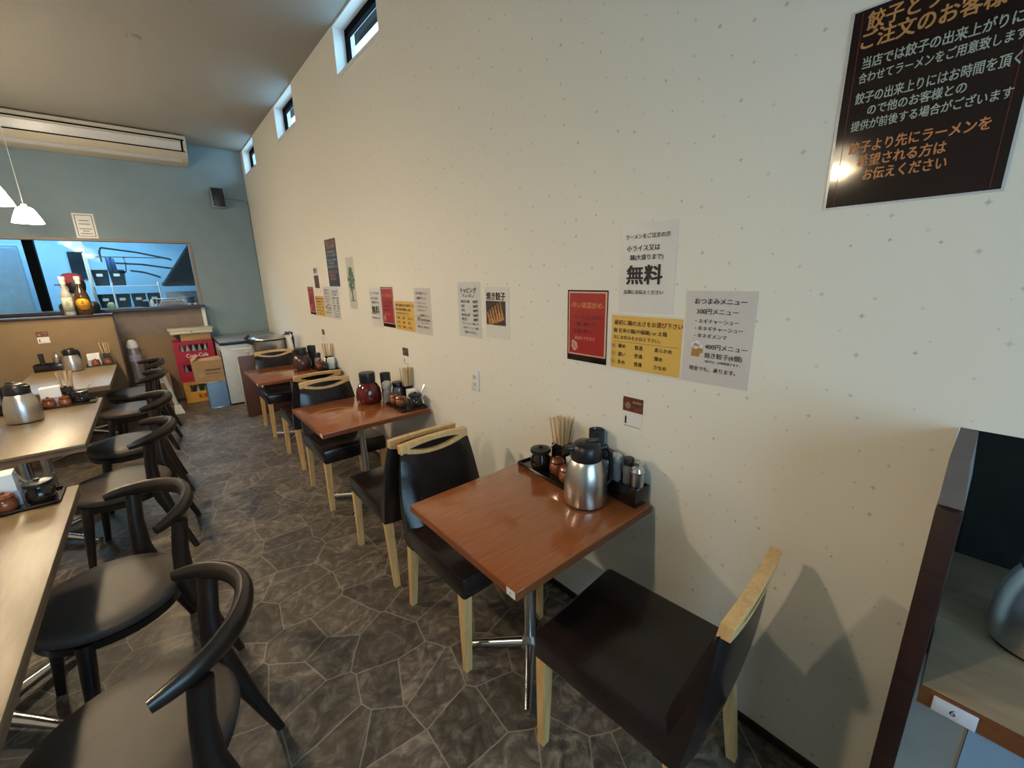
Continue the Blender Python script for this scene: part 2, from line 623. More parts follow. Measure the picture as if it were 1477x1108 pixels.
# clerestory windows: white reveal, black frame, pane
for i, (a, b) in enumerate(WINDOWS):
    m = MB()
    t = 0.012
    m.box(0.0, 0.16, a, a + t, 3.033, CZ)
    m.box(0.0, 0.16, b - t, b, 3.033, CZ)
    m.box(-0.008, 0.16, a, b, 3.021, 3.033 + t)
    m.box(0.0, 0.16, a, b, CZ - t, CZ)
    o = struct(m.build('window_%d' % (i + 1), WHITEP, smooth=False))
    m = MB()
    fx0, fx1 = 0.085, 0.115
    fr = 0.03
    m.box(fx0, fx1, a + t, a + t + fr, 3.045, CZ - t)
    m.box(fx0, fx1, b - t - fr, b - t, 3.045, CZ - t)
    m.box(fx0, fx1, a + t, b - t, 3.045, 3.045 + 0.012)
    m.box(fx0, fx1, a + t, b - t, CZ - t - 0.05, CZ - t)
    m.build('window_frame', KDARK, o, smooth=False)
    m = MB()
    m.box(0.098, 0.102, a + t, b - t, 3.05, CZ - t - 0.03)
    m.build('pane', GLASS, o, smooth=False)
m = MB()
m.box(0.16, 0.36, -2.6, 8.0, 3.50, 3.60)
struct(m.build('roof_eave', EAVE, smooth=False))

# alcove beyond the wall end
m = MB()
m.box(0.16, 0.80, WE, WE + 0.04, 0, 1.6)
m.box(0.50, 0.56, -1.6, WE, 0, 1.6)
m.box(0.16, 0.56, -1.6, 0.06, 1.5, 1.56)
struct(m.build('wall_alcove', ALCGREY, smooth=False))
m = MB()
m.hexa([(0.43, -0.034, 0.66), (0.43, -1.5, 0.66), (0.46, -1.5, 0.66), (0.46, -0.034, 0.66)],
       [(0.43, -0.002, 1.14), (0.43, -1.5, 1.14), (0.46, -1.5, 1.14), (0.46, -0.002, 1.14)])
tag(m.build('black_screen', BLACKPL, smooth=False), 'plain black screen behind the alcove table with the number plate', 'screen')
m = MB()
m.box(-0.26, 0.0, -0.0125, 0.0255, 0, 1.112, bevel=0.002)
t = tag(m.build('low_partition', DARKWOOD), 'dark brown low partition with grey top at the end of the starred wall', 'partition')
m = MB()
m.hexa([(-0.24, -0.0115, 1.1125), (0, -0.0115, 1.1125), (0, 0.0245, 1.1125), (-0.24, 0.0245, 1.1125)], [(-0.24, -0.004, 1.212), (0, -0.004, 1.212), (0, 0.0245, 1.212), (-0.24, 0.0245, 1.212)])
m.build('upper_board', ALCGREY, t, smooth=False)
t = thing('alcove_table', 'grey-brown wooden table in the alcove with a white number plate', 'table', (0.09, -0.7, 0))
m = MB()
m.box(-0.333, 0.34, -0.7, 0.682, 0.662, 0.70, bevel=0.002)
m.build('tabletop', ALCWOOD, t)
m = MB()
m.box(-0.337, -0.333, -0.7, 0.682, 0.655, 0.699)
m.build('edging', wood('warm brown edging', (0.13, 0.045, 0.015), (0.19, 0.07, 0.025), (2, 2, 30), 0.35), t, smooth=False)
m = MB()
m.box(-0.341, -0.337, 0.595, 0.660, 0.657, 0.692, bevel=0.001)
pl = m.build('number_plate', M('white acrylic plate', (0.62, 0.64, 0.74), 0.25), t)
m = MB()
for sx in (-0.1, 0.24):
    m.box(sx - 0.02, sx + 0.02, -0.6, -0.56, 0, 0.66)
m.build('leg', CHROME, t)
m = MB()
m.box(-0.07, -0.05, -0.111, -0.012, 0, 0.655)
tag(m.build('panel_board', STAINED, smooth=False), 'beige board with a brown stain under the alcove table', 'board')
m = MB()
m.lathe([(0, 0), (0.03, 0.002), (0.022, 0.004), (0, 0.005)], seg=14, sx=0.6)
o = bpy.data.objects['panel_board']
st = m.build('stain', M('brown stain', (0.25, 0.12, 0.09), 0.7, var=0.3), o)
st.location = (-0.069, -0.088, 0.60)
st.rotation_euler = (0, radians(-90), 0)
m = MB()
m.box(-0.075, -0.045, -1.2, -0.112, 0, 0.655)
tag(m.build('blue_board', PALEBLUE, smooth=False), 'pale blue board under the alcove table beside the beige board', 'board')

# ------------------------------------------------------------------ tables
def brown_table(name_label, x0, x1, y0, y1, cx, cy):
    t = thing('wall_table', name_label, 'table', (cx, cy, 0), group='brown tables along the wall')
    m = MB()
    m.box(x0 - cx, x1 - cx, y0 - cy, y1 - cy, 0.672, 0.70, bevel=0.003)
    m.build('tabletop', BROWNTOP, t)
    e = MB()
    k = 0.0015
    e.box(x0 - cx - k, x0 - cx + 0.004, y0 - cy, y1 - cy, 0.6715, 0.697)
    e.box(x0 - cx, x1 - cx, y0 - cy - k, y0 - cy + 0.004, 0.6715, 0.697)
    e.box(x0 - cx, x1 - cx, y1 - cy - 0.004, y1 - cy + k, 0.6715, 0.697)
    e.build('edging', BROWNEDGE, t, smooth=False)
    m = MB()
    m.lathe([(0.026, 0.05), (0.026, 0.664)], seg=20)
    m.build('post', CHROME, t)
    m = MB()
    m.box(-0.16, 0.16, -0.16, 0.16, 0.664, 0.672)
    m.build('mounting_plate', KDARK, t, smooth=False)
    b = MB()
    b.lathe([(0, 0.03), (0.04, 0.03), (0.045, 0.05), (0.032, 0.085), (0.026, 0.10)], seg=20)
    b.build('hub', CHROME, t)
    for k in range(4):
        a = pi / 4 + k * pi / 2
        m = MB()
        m.tube([(0.03 * cos(a), 0.03 * sin(a), 0.052), (0.15 * cos(a), 0.15 * sin(a), 0.040), (0.28 * cos(a), 0.28 * sin(a), 0.026)], [0.024, 0.019, 0.015], 10, 1.0)
        m.lathe([(0, 0), (0.016, 0.001), (0.016, 0.014), (0, 0.016)], (0.265 * cos(a), 0.265 * sin(a), 0), 12)
        m.build('foot', CHROME, t)
    m = MB()
    m.box(x0 - cx - 0.003, x0 - cx - 0.0015, y0 - cy + 0.005, y0 - cy + 0.042, 0.674, 0.697)
    st = m.build('number_label', PAPER, t, smooth=False)
    return t


t1 = brown_table('brown glossy wall table with the steel thermos on it', -0.718, -0.02, 0.767, 1.412, -0.378, 1.085)
t2 = brown_table('brown glossy wall table with the dark red pot on it', -0.73, -0.02, 2.478, 3.160, -0.385, 2.82)
t3 = brown_table('brown glossy wall table with the dark brown pot on it', -0.755, -0.02, 4.222, 4.945, -0.40, 4.58)


def pale_table(label, x0, x1, y0, y1):
    cx, cy = (x0 + x1) / 2, (y0 + y1) / 2
    t = thing('dining_table', label, 'table', (cx, cy, 0), group='pale dining tables')
    hx, hy = x1 - cx, y1 - cy
    m = MB()
    m.box(-hx, hx, -hy, hy, 0.682, 0.70, bevel=0.002)
    m.build('tabletop', PALETOP, t)
    m = MB()
    m.box(-hx + 0.003, hx - 0.003, -hy + 0.003, hy - 0.003, 0.655, 0.682)
    m.build('apron', PALEEDGE, t, smooth=False)
    for s in (-1, 1):
        yy = s * (hy - 0.42)
        m = MB()
        m.lathe([(0.028, 0.05), (0.028, 0.655)], (0, yy, 0), 18)
        m.build('post', CHROME, t)
        for k in range(4):
            a = pi / 4 + k * pi / 2
            m = MB()
            m.tube([(0.0, yy, 0.05), (0.18 * cos(a), yy + 0.18 * sin(a), 0.04), (0.36 * cos(a), yy + 0.36 * sin(a), 0.026)], [0.026, 0.02, 0.015], 10)
            m.lathe([(0, 0), (0.016, 0.001), (0.016, 0.014), (0, 0.016)], (0.345 * cos(a), yy + 0.345 * sin(a), 0), 12)
            m.build('foot', CHROME, t)
    return t


pale_table('pale wood dining table closest to the window daylight, with tall napkin stack', -2.43, -1.752, 0.90, 2.603)
pale_table('pale wood dining table in the middle of its row with a wide steel thermos', -2.44, -1.784, 3.292, 4.632)
pale_table('pale wood dining table pushed against the tan partition', -2.42, -1.765, 5.18, 6.695)

# ------------------------------------------------------------------ leather wall chairs


def lens(n, w, h0, bow, flip=1):
    pts = []
    for i in range(n + 1):
        u = -1 + 2 * i / n
        pts.append((u * w, h0 + bow * (1 - u * u) * flip))
    return pts


def leather_chair():
    t = thing('wall_chair', 'x', 'chair', group='dark leather chairs at the wall tables')
    m = MB()
    m.box(-0.222, 0.222, -0.235, 0.238, 0.355, 0.455, bevel=0.016)
    # crown of the seat
    m.build('seat', LEATHER, t)
    # back: tapered padded slab, leaning back, gently curved
    m = MB()
    nx, nz = 10, 10
    front, back = [], []
    for j in range(nz + 1):
        v = j / nz
        z = 0.36 + v * (0.79 - 0.36)
        hw = 0.222 - 0.038 * v ** 2.4
        yb = -0.258 - 0.052 * v - 0.010 * sin(pi * v)
        th = 0.125 - 0.092 * v ** 0.8
        fr, bk = [], []
        for i in range(nx + 1):
            u = -1 + 2 * i / nx
            e = (1 - abs(u) ** 6)
            zz = z - 0.034 * (1 - u * u) * v
            fr.append(m.bm.verts.new((u * hw, yb - 0.006 * (1 - u * u) + th * (0.6 + 0.4 * e), zz)))
            bk.append(m.bm.verts.new((u * hw, yb - 0.010 * (1 - u * u) + 0.012 * (1 - e), zz + 0.012 * v)))
        front.append(fr)
        back.append(bk)
    for j in range(nz):
        for i in range(nx):
            m.bm.faces.new([front[j][i], front[j][i + 1], front[j + 1][i + 1], front[j + 1][i]])
            m.bm.faces.new([back[j][i + 1], back[j][i], back[j + 1][i], back[j + 1][i + 1]])
        m.bm.faces.new([front[j][0], front[j + 1][0], back[j + 1][0], back[j][0]])
        m.bm.faces.new([front[j][nx], back[j][nx], back[j + 1][nx], front[j + 1][nx]])
    for i in range(nx):
        m.bm.faces.new([front[nz][i], front[nz][i + 1], back[nz][i + 1], back[nz][i]])
        m.bm.faces.new([front[0][i + 1], front[0][i], back[0][i], back[0][i + 1]])
    m.build('backrest', LEATHER, t, angle=55)
    # wooden handle with a lens shaped grip slot
    m = MB()
    n = 16
    outer_b = lens(n, 0.186, 0.786, -0.028)
    outer_t = lens(n, 0.186, 0.826, 0.008)
    inner_b = lens(n, 0.136, 0.801, -0.028)
    inner_t = lens(n, 0.136, 0.803, 0.010)

    def P3(x, z, k):
        y = -0.304 - 0.006 * (1 - (x / 0.186) ** 2) + (0.014 if k else -0.016) - (z - 0.80) * 0.15
        return (x, y, z)
    rings = {}
    for k in (0, 1):
        rings[k] = [[m.bm.verts.new(P3(x, z, k)) for x, z in pl_] for pl_ in (outer_b, inner_b, inner_t, outer_t)]
    for k in (0, 1):
        ob, ib, it, ot = rings[k]
        for i in range(n):
            m.bm.faces.new([ob[i], ob[i + 1], ib[i + 1], ib[i]])
            m.bm.faces.new([it[i], it[i + 1], ot[i + 1], ot[i]])
        m.bm.faces.new([ob[0], ib[0], it[0], ot[0]])
        m.bm.faces.new([ob[n], ot[n], it[n], ib[n]])
    for idx in range(4):
        a, b = rings[0][idx], rings[1][idx]
        for i in range(n):
            m.bm.faces.new([a[i], a[i + 1], b[i + 1], b[i]])
    for e in (0, n):
        m.bm.faces.new([rings[0][0][e], rings[0][3][e], rings[1][3][e], rings[1][0][e]])
        m.bm.faces.new([rings[0][1][e], rings[0][2][e], rings[1][2][e], rings[1][1][e]])
    h = m.build('handle', OAK, t, angle=50)
    bv = h.modifiers.new('round', 'BEVEL')
    bv.width = 0.004
    bv.segments = 2
    bv.angle_limit = radians(50)
    # dark pad seen through the slot
    m = MB()
    pd = lens(n, 0.140, 0.801, -0.032) + lens(n, 0.140, 0.801, 0.014)[::-1]
    m.prism([(x, z) for x, z in pd[:n + 1]] + [(x, z) for x, z in pd[n + 2:-1]], 0, 1, lambda x, z, q: (x, -0.304 - 0.006 * (1 - (x / 0.186) ** 2) - 0.011 + 0.006 * q - (z - 0.80) * 0.15, z))
    m.build('slot_backing', LEATHER, h)
    for sx in (-1, 1):
        m = MB()
        m.hexa([(sx * 0.205 - 0.014, 0.195, 0), (sx * 0.205 + 0.014, 0.195, 0), (sx * 0.205 + 0.014, 0.223, 0), (sx * 0.205 - 0.014, 0.223, 0)],
               [(sx * 0.198 - 0.02, 0.188, 0.36), (sx * 0.198 + 0.02, 0.188, 0.36), (sx * 0.198 + 0.02, 0.228, 0.36), (sx * 0.198 - 0.02, 0.228, 0.36)])
        m.build('leg', OAK, t)
        m = MB()
        m.hexa([(sx * 0.2 - 0.014, -0.285, 0), (sx * 0.2 + 0.014, -0.285, 0), (sx * 0.2 + 0.014, -0.257, 0), (sx * 0.2 - 0.014, -0.257, 0)],
               [(sx * 0.196 - 0.02, -0.245, 0.37), (sx * 0.196 + 0.02, -0.245, 0.37), (sx * 0.196 + 0.02, -0.205, 0.37), (sx * 0.196 - 0.02, -0.205, 0.37)])
        m.build('leg', OAK, t)
    return t


lc = leather_chair()
lc.location = (-0.372, 0.597, 0)
lc.rotation_euler = (0, 0, radians(4))
lc['label'] = 'dark leather chair standing alone at the thermos table, back toward the alcove'
for x, y, rz, lb in (
        (-0.425, 1.405, pi, 'dark leather chair facing the alcove across the thermos table, grip slot showing'),
        (-0.430, 2.12, 0, 'dark leather chair at the red pot table, back-to-back with the thermos table chair'),
        (-0.430, 3.065, pi, 'dark leather chair tucked behind the red pot table, grip slot showing'),
        (-0.400, 3.97, 0, 'dark leather chair at the dark brown pot table, back to the red pot table'),
        (-0.400, 4.97, pi, 'dark leather chair between the dark brown pot table and the brown panel')):
    dup(lc, (x, y, 0), rz, lb)

# ------------------------------------------------------------------ black round backed chairs


def elbow_chair():
    t = thing('armchair', 'x', 'chair', group='black curved-back chairs at the pale tables')
    m = MB()
    m.lathe([(0, 0.392), (0.20, 0.392), (0.232, 0.400), (0.240, 0.415), (0.238, 0.432), (0.222, 0.447), (0.15, 0.455), (0, 0.457)], (0, 0.03, 0), 40, 1.0, 0.98)
    s_ = m.build('seat', SEATGREY, t)
    m = MB()
    m.lathe([(0.0, 0.35), (0.20, 0.35), (0.222, 0.36), (0.228, 0.393), (0.0, 0.393)], (0, 0.03, 0), 40, 1.0, 0.98)
    m.build('seat_frame', BLACKWOOD, t)
    for sx in (-1, 1):
        m = MB()
        m.tube([(sx * 0.205, 0.20, 0), (sx * 0.192, 0.175, 0.22), (sx * 0.178, 0.155, 0.392)], [0.015, 0.022, 0.026], 10)
        m.build('leg', BLACKWOOD, t)
        m = MB()
        m.tube([(sx * 0.215, -0.27, 0), (sx * 0.205, -0.215, 0.18), (sx * 0.198, -0.165, 0.36), (sx * 0.197, -0.145, 0.46), (sx * 0.203, -0.150, 0.58), (sx * 0.212, -0.166, 0.70)],
               [0.015, 0.022, 0.036, 0.034, 0.028, 0.027], 12, 0.8, (0, 1, 0))
        m.build('leg', BLACKWOOD, t)
    m = MB()
    pts, rad = [], []
    n = 26
    for i in range(n + 1):
        u = -1 + 2 * i / n
        a = u * radians(74)
        r = 0.252
        x, y = r * sin(a), -0.012 - r * cos(a)
        pts.append((x, y, 0.722 + 0.018 * (1 - abs(u)) - 0.010 * abs(u) ** 3))
        rad.append(0.020 + 0.015 * (1 - u * u) - 0.003 * abs(u) ** 8)
    m.tube(pts, rad, 12, 0.66)
    m.build('back_rail', BLACKWOOD, t)
    return t


ec = elbow_chair()


def face(fx, fy):
    return math.atan2(-fx, fy)


CH = [((-1.568, 1.275), face(-.99, .12), 'black curved-back chair whose seat is cut off by the photo\'s lower edge'),
      ((-1.650, 2.060), face(-.94, -.33), 'black curved-back chair beside the tall napkin stack, turned a little'),
      ((-1.650, 3.250), face(-1, .1), 'black curved-back chair beside the steel thermos of the middle pale table'),
      ((-1.640, 4.100), face(-1, -.05), 'black curved-back chair at the far corner of the middle pale table'),
      ((-1.640, 5.280), face(-1, .1), 'black curved-back chair at the pale table by the tan partition'),
      ((-1.63, 6.10), face(-1, -.15), 'black curved-back chair beside the white bent pipe and red crates')]
ec.location = (CH[0][0][0], CH[0][0][1], 0)
ec.rotation_euler = (0, 0, CH[0][1])
ec['label'] = CH[0][2]
for (x, y), rz, lb in CH[1:]:
    dup(ec, (x, y, 0), rz, lb)

# ------------------------------------------------------------------ table condiments
T1, T2, T3 = 'on the thermos wall table', 'on the red pot table', 'on the dark brown pot table'
L1, L2, L3 = 'on the pale table with the tall napkin stack', 'on the middle pale table', 'on the pale table by the tan partition'
PROTO = {}


def proto(kind, builder, loc, label, rz=0.0, scale=1.0, group=None):
    if kind not in PROTO:
        PROTO[kind] = o = builder()
        o.location = loc
        o.rotation_euler = (0, 0, rz)
        o.scale = (scale,) * 3
        o['label'] = label
        if group:
            o['group'] = group
        return o
    return dup(PROTO[kind], loc, rz, label, group, scale)


def b_thermos():
    t = thing('thermos_jug', 'x', 'thermos')
    m = MB()
    m.lathe([(0, 0.004), (0.070, 0.004), (0.076, 0.008), (0.078, 0.03), (0.077, 0.08), (0.072, 0.12), (0.062, 0.152), (0.055, 0.168), (0.052, 0.172), (0, 0.172)], seg=40)
    m.build('body', STEEL, t)
    m = MB()
    m.lathe([(0, 0), (0.071, 0), (0.072, 0.006), (0, 0.007)], seg=32)
    m.build('base', BLACKPL, t)
    m = MB()
    m.lathe([(0.0, 0.170), (0.054, 0.170), (0.056, 0.180), (0.055, 0.205), (0.050, 0.222), (0.040, 0.232), (0.015, 0.236), (0, 0.236)], seg=32)
    m.box(-0.014, 0.014, 0.045, 0.075, 0.205, 0.222, bevel=0.004)
    m.build('lid', BLACKPL, t)
    m = MB()
    m.box(-0.010, 0.010, -0.045, 0.0, 0.232, 0.242, bevel=0.003)
    m.build('lever', BLACKPL, t)
    m = MB()
    m.tube([(0, -0.045, 0.212), (0, -0.072, 0.208), (0, -0.090, 0.185), (0, -0.096, 0.12), (0, -0.094, 0.08), (0, -0.076, 0.06)], [0.010, 0.010, 0.009, 0.008, 0.008, 0.008], 10, 1.5, (0, 1, 0))
    m.build('handle', BLACKPL, t)
    return t


def b_pot(mat):
    def f():
        t = thing('table_pot', 'x', 'pot')
        m = MB()
        m.lathe([(0, 0), (0.078, 0), (0.086, 0.01), (0.089, 0.05), (0.084, 0.10), (0.066, 0.135), (0.052, 0.15), (0, 0.15)], seg=36)
        m.build('body', mat, t)
        m = MB()
        m.lathe([(0, 0.148), (0.053, 0.148), (0.055, 0.16), (0.057, 0.21), (0.054, 0.222), (0, 0.226)], seg=32)
        m.box(-0.015, 0.015, 0.04, 0.068, 0.195, 0.215, bevel=0.004)
        m.build('lid', BLACKPL, t)
        m = MB()
        m.tube([(0, -0.05, 0.20), (0, -0.09, 0.19), (0, -0.11, 0.15), (0, -0.105, 0.09), (0, -0.085, 0.06)], 0.010, 10, 1.4, (0, 1, 0))
        m.build('handle', BLACKPL, t)
        return t
    return f


def b_brownjar():
    t = thing('spice_jar', 'x', 'jar')
    m = MB()
    m.lathe([(0, 0), (0.026, 0), (0.036, 0.012), (0.038, 0.03), (0.033, 0.048), (0.028, 0.052), (0, 0.052)], seg=24)
    m.build('body', BROWNCER, t)
    m = MB()
    m.lathe([(0, 0.051), (0.031, 0.052), (0.033, 0.060), (0.026, 0.070), (0.008, 0.073), (0.008, 0.080), (0, 0.081)], seg=24)
    m.build('lid', M('speckled brown ceramic lid', (0.17, 0.048, 0.020), 0.25, var=0.5, scale=120, coat=0.4), t)
    return t


def b_saucejar():
    t = thing('sauce_jar', 'x', 'jar')
    m = MB()
    m.lathe([(0, 0), (0.034, 0), (0.044, 0.01), (0.047, 0.035), (0.042, 0.058), (0.033, 0.07), (0.033, 0.08), (0, 0.08)], seg=28)
    m.build('body', GLASSD, t)
    m = MB()
    m.lathe([(0, 0.079), (0.045, 0.079), (0.047, 0.085), (0.045, 0.094), (0.030, 0.098), (0.010, 0.100), (0.010, 0.108), (0, 0.110)], seg=28)
    m.build('lid', BLACKPL, t)
    m = MB()
    m.tube([(0.02, -0.03, 0.09), (0.035, -0.05, 0.115), (0.044, -0.066, 0.142)], [0.004, 0.004, 0.006], 8)
    m.build('spoon', CHROME, t)
    return t


def b_chopcup():
    t = thing('chopstick_cup', 'x', 'cup')
    m = MB()
    m.box(-0.036, 0.036, -0.036, 0.036, 0, 0.004)
    for x0, x1, y0, y1 in ((-0.036, 0.036, -0.036, -0.032), (-0.036, 0.036, 0.032, 0.036), (-0.036, -0.032, -0.032, 0.032), (0.032, 0.036, -0.032, 0.032)):
        m.box(x0, x1, y0, y1, 0.004, 0.135)
    m.build('box_body', BLACKGL, t, smooth=False)
    return t


def b_napkin():
    t = thing('napkin_holder', 'x', 'napkin holder')
    m = MB()
    m.box(-0.05, 0.05, -0.04, 0.04, 0, 0.004)
    m.box(-0.05, 0.05, -0.04, -0.036, 0.004, 0.055)
    m.box(-0.05, 0.05, 0.036, 0.04, 0.004, 0.055)
    m.build('holder', M('frosted plastic holder', (0.42, 0.45, 0.52), 0.35), t, smooth=False)
    m = MB()
    for i in range(9):
        y = -0.032 + i * 0.008
        m.hexa([(-0.046, y - 0.003, 0.005), (0.046, y - 0.003, 0.005), (0.046, y + 0.003, 0.005), (-0.046, y + 0.003, 0.005)],
               [(-0.047, y - 0.003, 0.115 + random.uniform(-.004, .004)), (0.045, y - 0.003, 0.118), (0.045, y + 0.003, 0.118), (-0.047, y + 0.003, 0.115)])
    n = m.build('napkins', NAPKIN, t, smooth=False)
    n['kind'] = 'stuff'
    return t


def b_tumbler():
    t = thing('tumbler', 'x', 'cup')
    m = MB()
    m.lathe([(0, 0), (0.030, 0), (0.036, 0.16), (0.036, 0.19), (0.034, 0.192), (0.030, 0.18), (0, 0.178)], seg=26)
    m.build('cup', SMOKE, t)
    return t


def b_capjar():
    t = thing('condiment_jar', 'x', 'jar')
    m = MB()
    m.lathe([(0, 0), (0.03, 0), (0.034, 0.01), (0.034, 0.065), (0.027, 0.078), (0, 0.078)], seg=24)
    m.build('body', GLASSG, t)
    m = MB()
    m.lathe([(0, 0.077), (0.031, 0.077), (0.032, 0.10), (0.029, 0.104), (0, 0.105)], seg=24)
    m.build('lid', BLACKPL, t)
    return t


def b_shaker():
    t = thing('metal_shaker', 'x', 'shaker')
    m = MB()
    m.lathe([(0, 0), (0.027, 0), (0.028, 0.005), (0.028, 0.062), (0.030, 0.064), (0.030, 0.070), (0, 0.070)], seg=24)
    m.build('body', STEEL, t)
    m = MB()
    m.lathe([(0, 0.069), (0.030, 0.069), (0.024, 0.083), (0.010, 0.090), (0.009, 0.097), (0.011, 0.104), (0, 0.109)], seg=24)
    m.build('lid', CHROME, t)
    return t


def b_dome():
    t = thing('pepper_bottle', 'x', 'bottle')
    m = MB()
    m.lathe([(0, 0), (0.023, 0), (0.025, 0.01), (0.022, 0.05), (0.018, 0.072), (0, 0.072)], seg=20)
    m.build('body', GLASSG, t)
    m = MB()
    m.lathe([(0, 0.071), (0.020, 0.071), (0.026, 0.086), (0.024, 0.104), (0.012, 0.114), (0, 0.116)], seg=20)
    m.build('lid', M('matt silver lid', (0.60, 0.60, 0.58), 0.4, 0.7), t)
    return t


def b_capbottle():
    t = thing('glass_bottle', 'x', 'bottle')
    m = MB()
    m.lathe([(0, 0), (0.022, 0), (0.023, 0.06), (0.018, 0.076), (0, 0.076)], seg=20)
    m.build('body', GLASSG, t)
    m = MB()
    m.lathe([(0, 0.075), (0.020, 0.075), (0.021, 0.10), (0.018, 0.104), (0, 0.104)], seg=20)
    m.build('cap', BLACKPL, t)
    return t


def tray(label, x, y, z, sx, sy, rz=0.0):
    t = thing('condiment_tray', label, 'tray', (x, y, z), rz, 'black condiment trays')
    m = MB()
    m.box(-sx / 2, sx / 2, -sy / 2, sy / 2, 0, 0.005)
    m.build('tray_floor', BLACKGL, t, smooth=False)
    m = MB()
    w = 0.005
    for x0, x1, y0, y1 in ((-sx / 2, sx / 2, -sy / 2, -sy / 2 + w), (-sx / 2, sx / 2, sy / 2 - w, sy / 2), (-sx / 2, -sx / 2 + w, -sy / 2 + w, sy / 2 - w), (sx / 2 - w, sx / 2, -sy / 2 + w, sy / 2 - w)):
        m.box(x0, x1, y0, y1, 0.0, 0.014)
    m.build('rim', BLACKGL, t, smooth=False)
    return t


def stand(label, x, y, z, sx, sy, h, rz=0.0):
    t = thing('condiment_stand', label, 'stand', (x, y, z), rz, 'black raised condiment stands')
    m = MB()
    m.box(-sx / 2, sx / 2, -sy / 2, sy / 2, 0, h - 0.008, bevel=0.002)
    m.build('box_body', BLACKGL, t)
    m = MB()
    w = 0.005
    for x0, x1, y0, y1 in ((-sx / 2, sx / 2, -sy / 2, -sy / 2 + w), (-sx / 2, sx / 2, sy / 2 - w, sy / 2), (-sx / 2, -sx / 2 + w, -sy / 2 + w, sy / 2 - w), (sx / 2 - w, sx / 2, -sy / 2 + w, sy / 2 - w)):
        m.box(x0, x1, y0, y1, h - 0.008, h)
    m.build('rim', BLACKGL, t, smooth=False)
    return t


def chopsticks(x, y, z, n, where, r=0.022):
    grp = 'wooden chopsticks standing ' + where
    lab = 'bare wooden chopstick standing in the black cup ' + where
    slots = [((gx - 1.5) * 0.0138, (gy - 1.5) * 0.0138) for gx in range(4) for gy in range(4)]
    random.shuffle(slots)
    for i in range(n):
        px, py = slots[i]
        tx, ty = px * 1.34, py * 1.34
        fx, fy = px * 0.74, py * 0.74
        if 'stick' not in PROTO:
            m = MB()
            m.hexa([(-0.004, -0.0025, 0), (0.004, -0.0025, 0), (0.004, 0.0025, 0), (-0.004, 0.0025, 0)], [(-0.006, -0.0035, 0.232), (0.006, -0.0035, 0.232), (0.006, 0.0035, 0.232), (-0.006, 0.0035, 0.232)])
            o = PROTO['stick'] = m.build('chopstick', WOODSTICK, smooth=False)
        else:
            o = PROTO['stick'].copy()
            COL.objects.link(o)
        d = Vector((tx - fx, ty - fy, 0.125)).normalized()
        o.rotation_euler = d.to_track_quat('Z', 'Y').to_euler()
        o.location = (x + fx, y + fy, z + 0.006 + random.uniform(0, 0.012))
        tag(o, lab, 'chopstick', grp)


TZ = 0.7002
B = TZ + 0.0055
# --- wall table with thermos
tray('long black condiment tray along the wall ' + T1, -0.088, 1.228, TZ, 0.165, 0.335, radians(-5))
proto('thermos', b_thermos, (-0.186, 0.962, TZ), 'steel thermos jug with black lid on the wall table under the beer menu', radians(58), 1.08)
proto('sauce', b_saucejar, (-0.112, 1.290, B), 'black-lidded sauce jar with spoon ' + T1, radians(10), 1.02)
proto('chopcup', b_chopcup, (-0.036, 1.228, B), 'black square chopstick cup ' + T1, 0, 0.9)
chopsticks(-0.036, 1.228, B, 16, T1)
proto('brown', b_brownjar, (-0.095, 1.200, B), 'red-brown ceramic spice jar next to the sauce jar ' + T1)
proto('brown', b_brownjar, (-0.125, 1.115, B), 'red-brown ceramic spice jar half behind the thermos ' + T1)
proto('napkin', b_napkin, (-0.036, 1.157, B), 'white napkin holder between chopsticks and thermos ' + T1, radians(90), 0.6)
stand('black raised condiment stand ' + T1, -0.043, 0.928, TZ, 0.080, 0.275, 0.075, radians(-4))
S = TZ + 0.0675
proto('tumbler', b_tumbler, (-0.034, 1.032, S), 'smoky black tumbler behind the steel thermos ' + T1, 0, 0.92)
proto('capjar', b_capjar, (-0.046, 0.972, S), 'grey glass jar with black lid on the raised stand ' + T1)
proto('dome', b_dome, (-0.055, 0.917, S), 'pepper bottle with matt silver lid ' + T1)
proto('capbottle', b_capbottle, (-0.038, 0.868, S), 'small glass bottle with black cap ' + T1)
proto('shaker', b_shaker, (-0.052, 0.820, S), 'steel shaker with knobbed lid ' + T1)
# --- wall table with red pot
tray('black condiment tray ' + T2, -0.105, 2.655, TZ, 0.19, 0.28, radians(-3))
proto('pot', b_pot(OXBLOOD), (-0.257, 2.942, TZ), 'dark red pot with black lid on the second brown wall table', radians(139), 1.0)
proto('tumbler', b_tumbler, (-0.128, 2.922, TZ), 'smoky black tumbler beside the dark red pot', 0, 1.05)
proto('dome', b_dome, (-0.158, 2.840, TZ), 'pepper bottle with matt silver lid ' + T2, 0, 1.4)
proto('capjar', b_capjar, (-0.066, 2.852, TZ), 'grey glass jar with black lid beside the chopsticks ' + T2, 0, 1.3)
proto('chopcup', b_chopcup, (-0.040, 2.760, B), 'black square chopstick cup ' + T2, 0, 0.85)
chopsticks(-0.040, 2.760, B, 12, T2)
proto('napkin', b_napkin, (-0.050, 2.668, B), 'white napkin holder ' + T2, radians(80), 0.85)
proto('brown', b_brownjar, (-0.150, 2.745, B), 'red-brown ceramic spice jar nearer the dark red pot', 0, 1.0)
proto('brown', b_brownjar, (-0.140, 2.665, B), 'red-brown ceramic spice jar beside the sauce jar ' + T2, 0, 1.0)
proto('sauce', b_saucejar, (-0.080, 2.562, B), 'black-lidded sauce jar with spoon ' + T2, radians(60), 1.0)
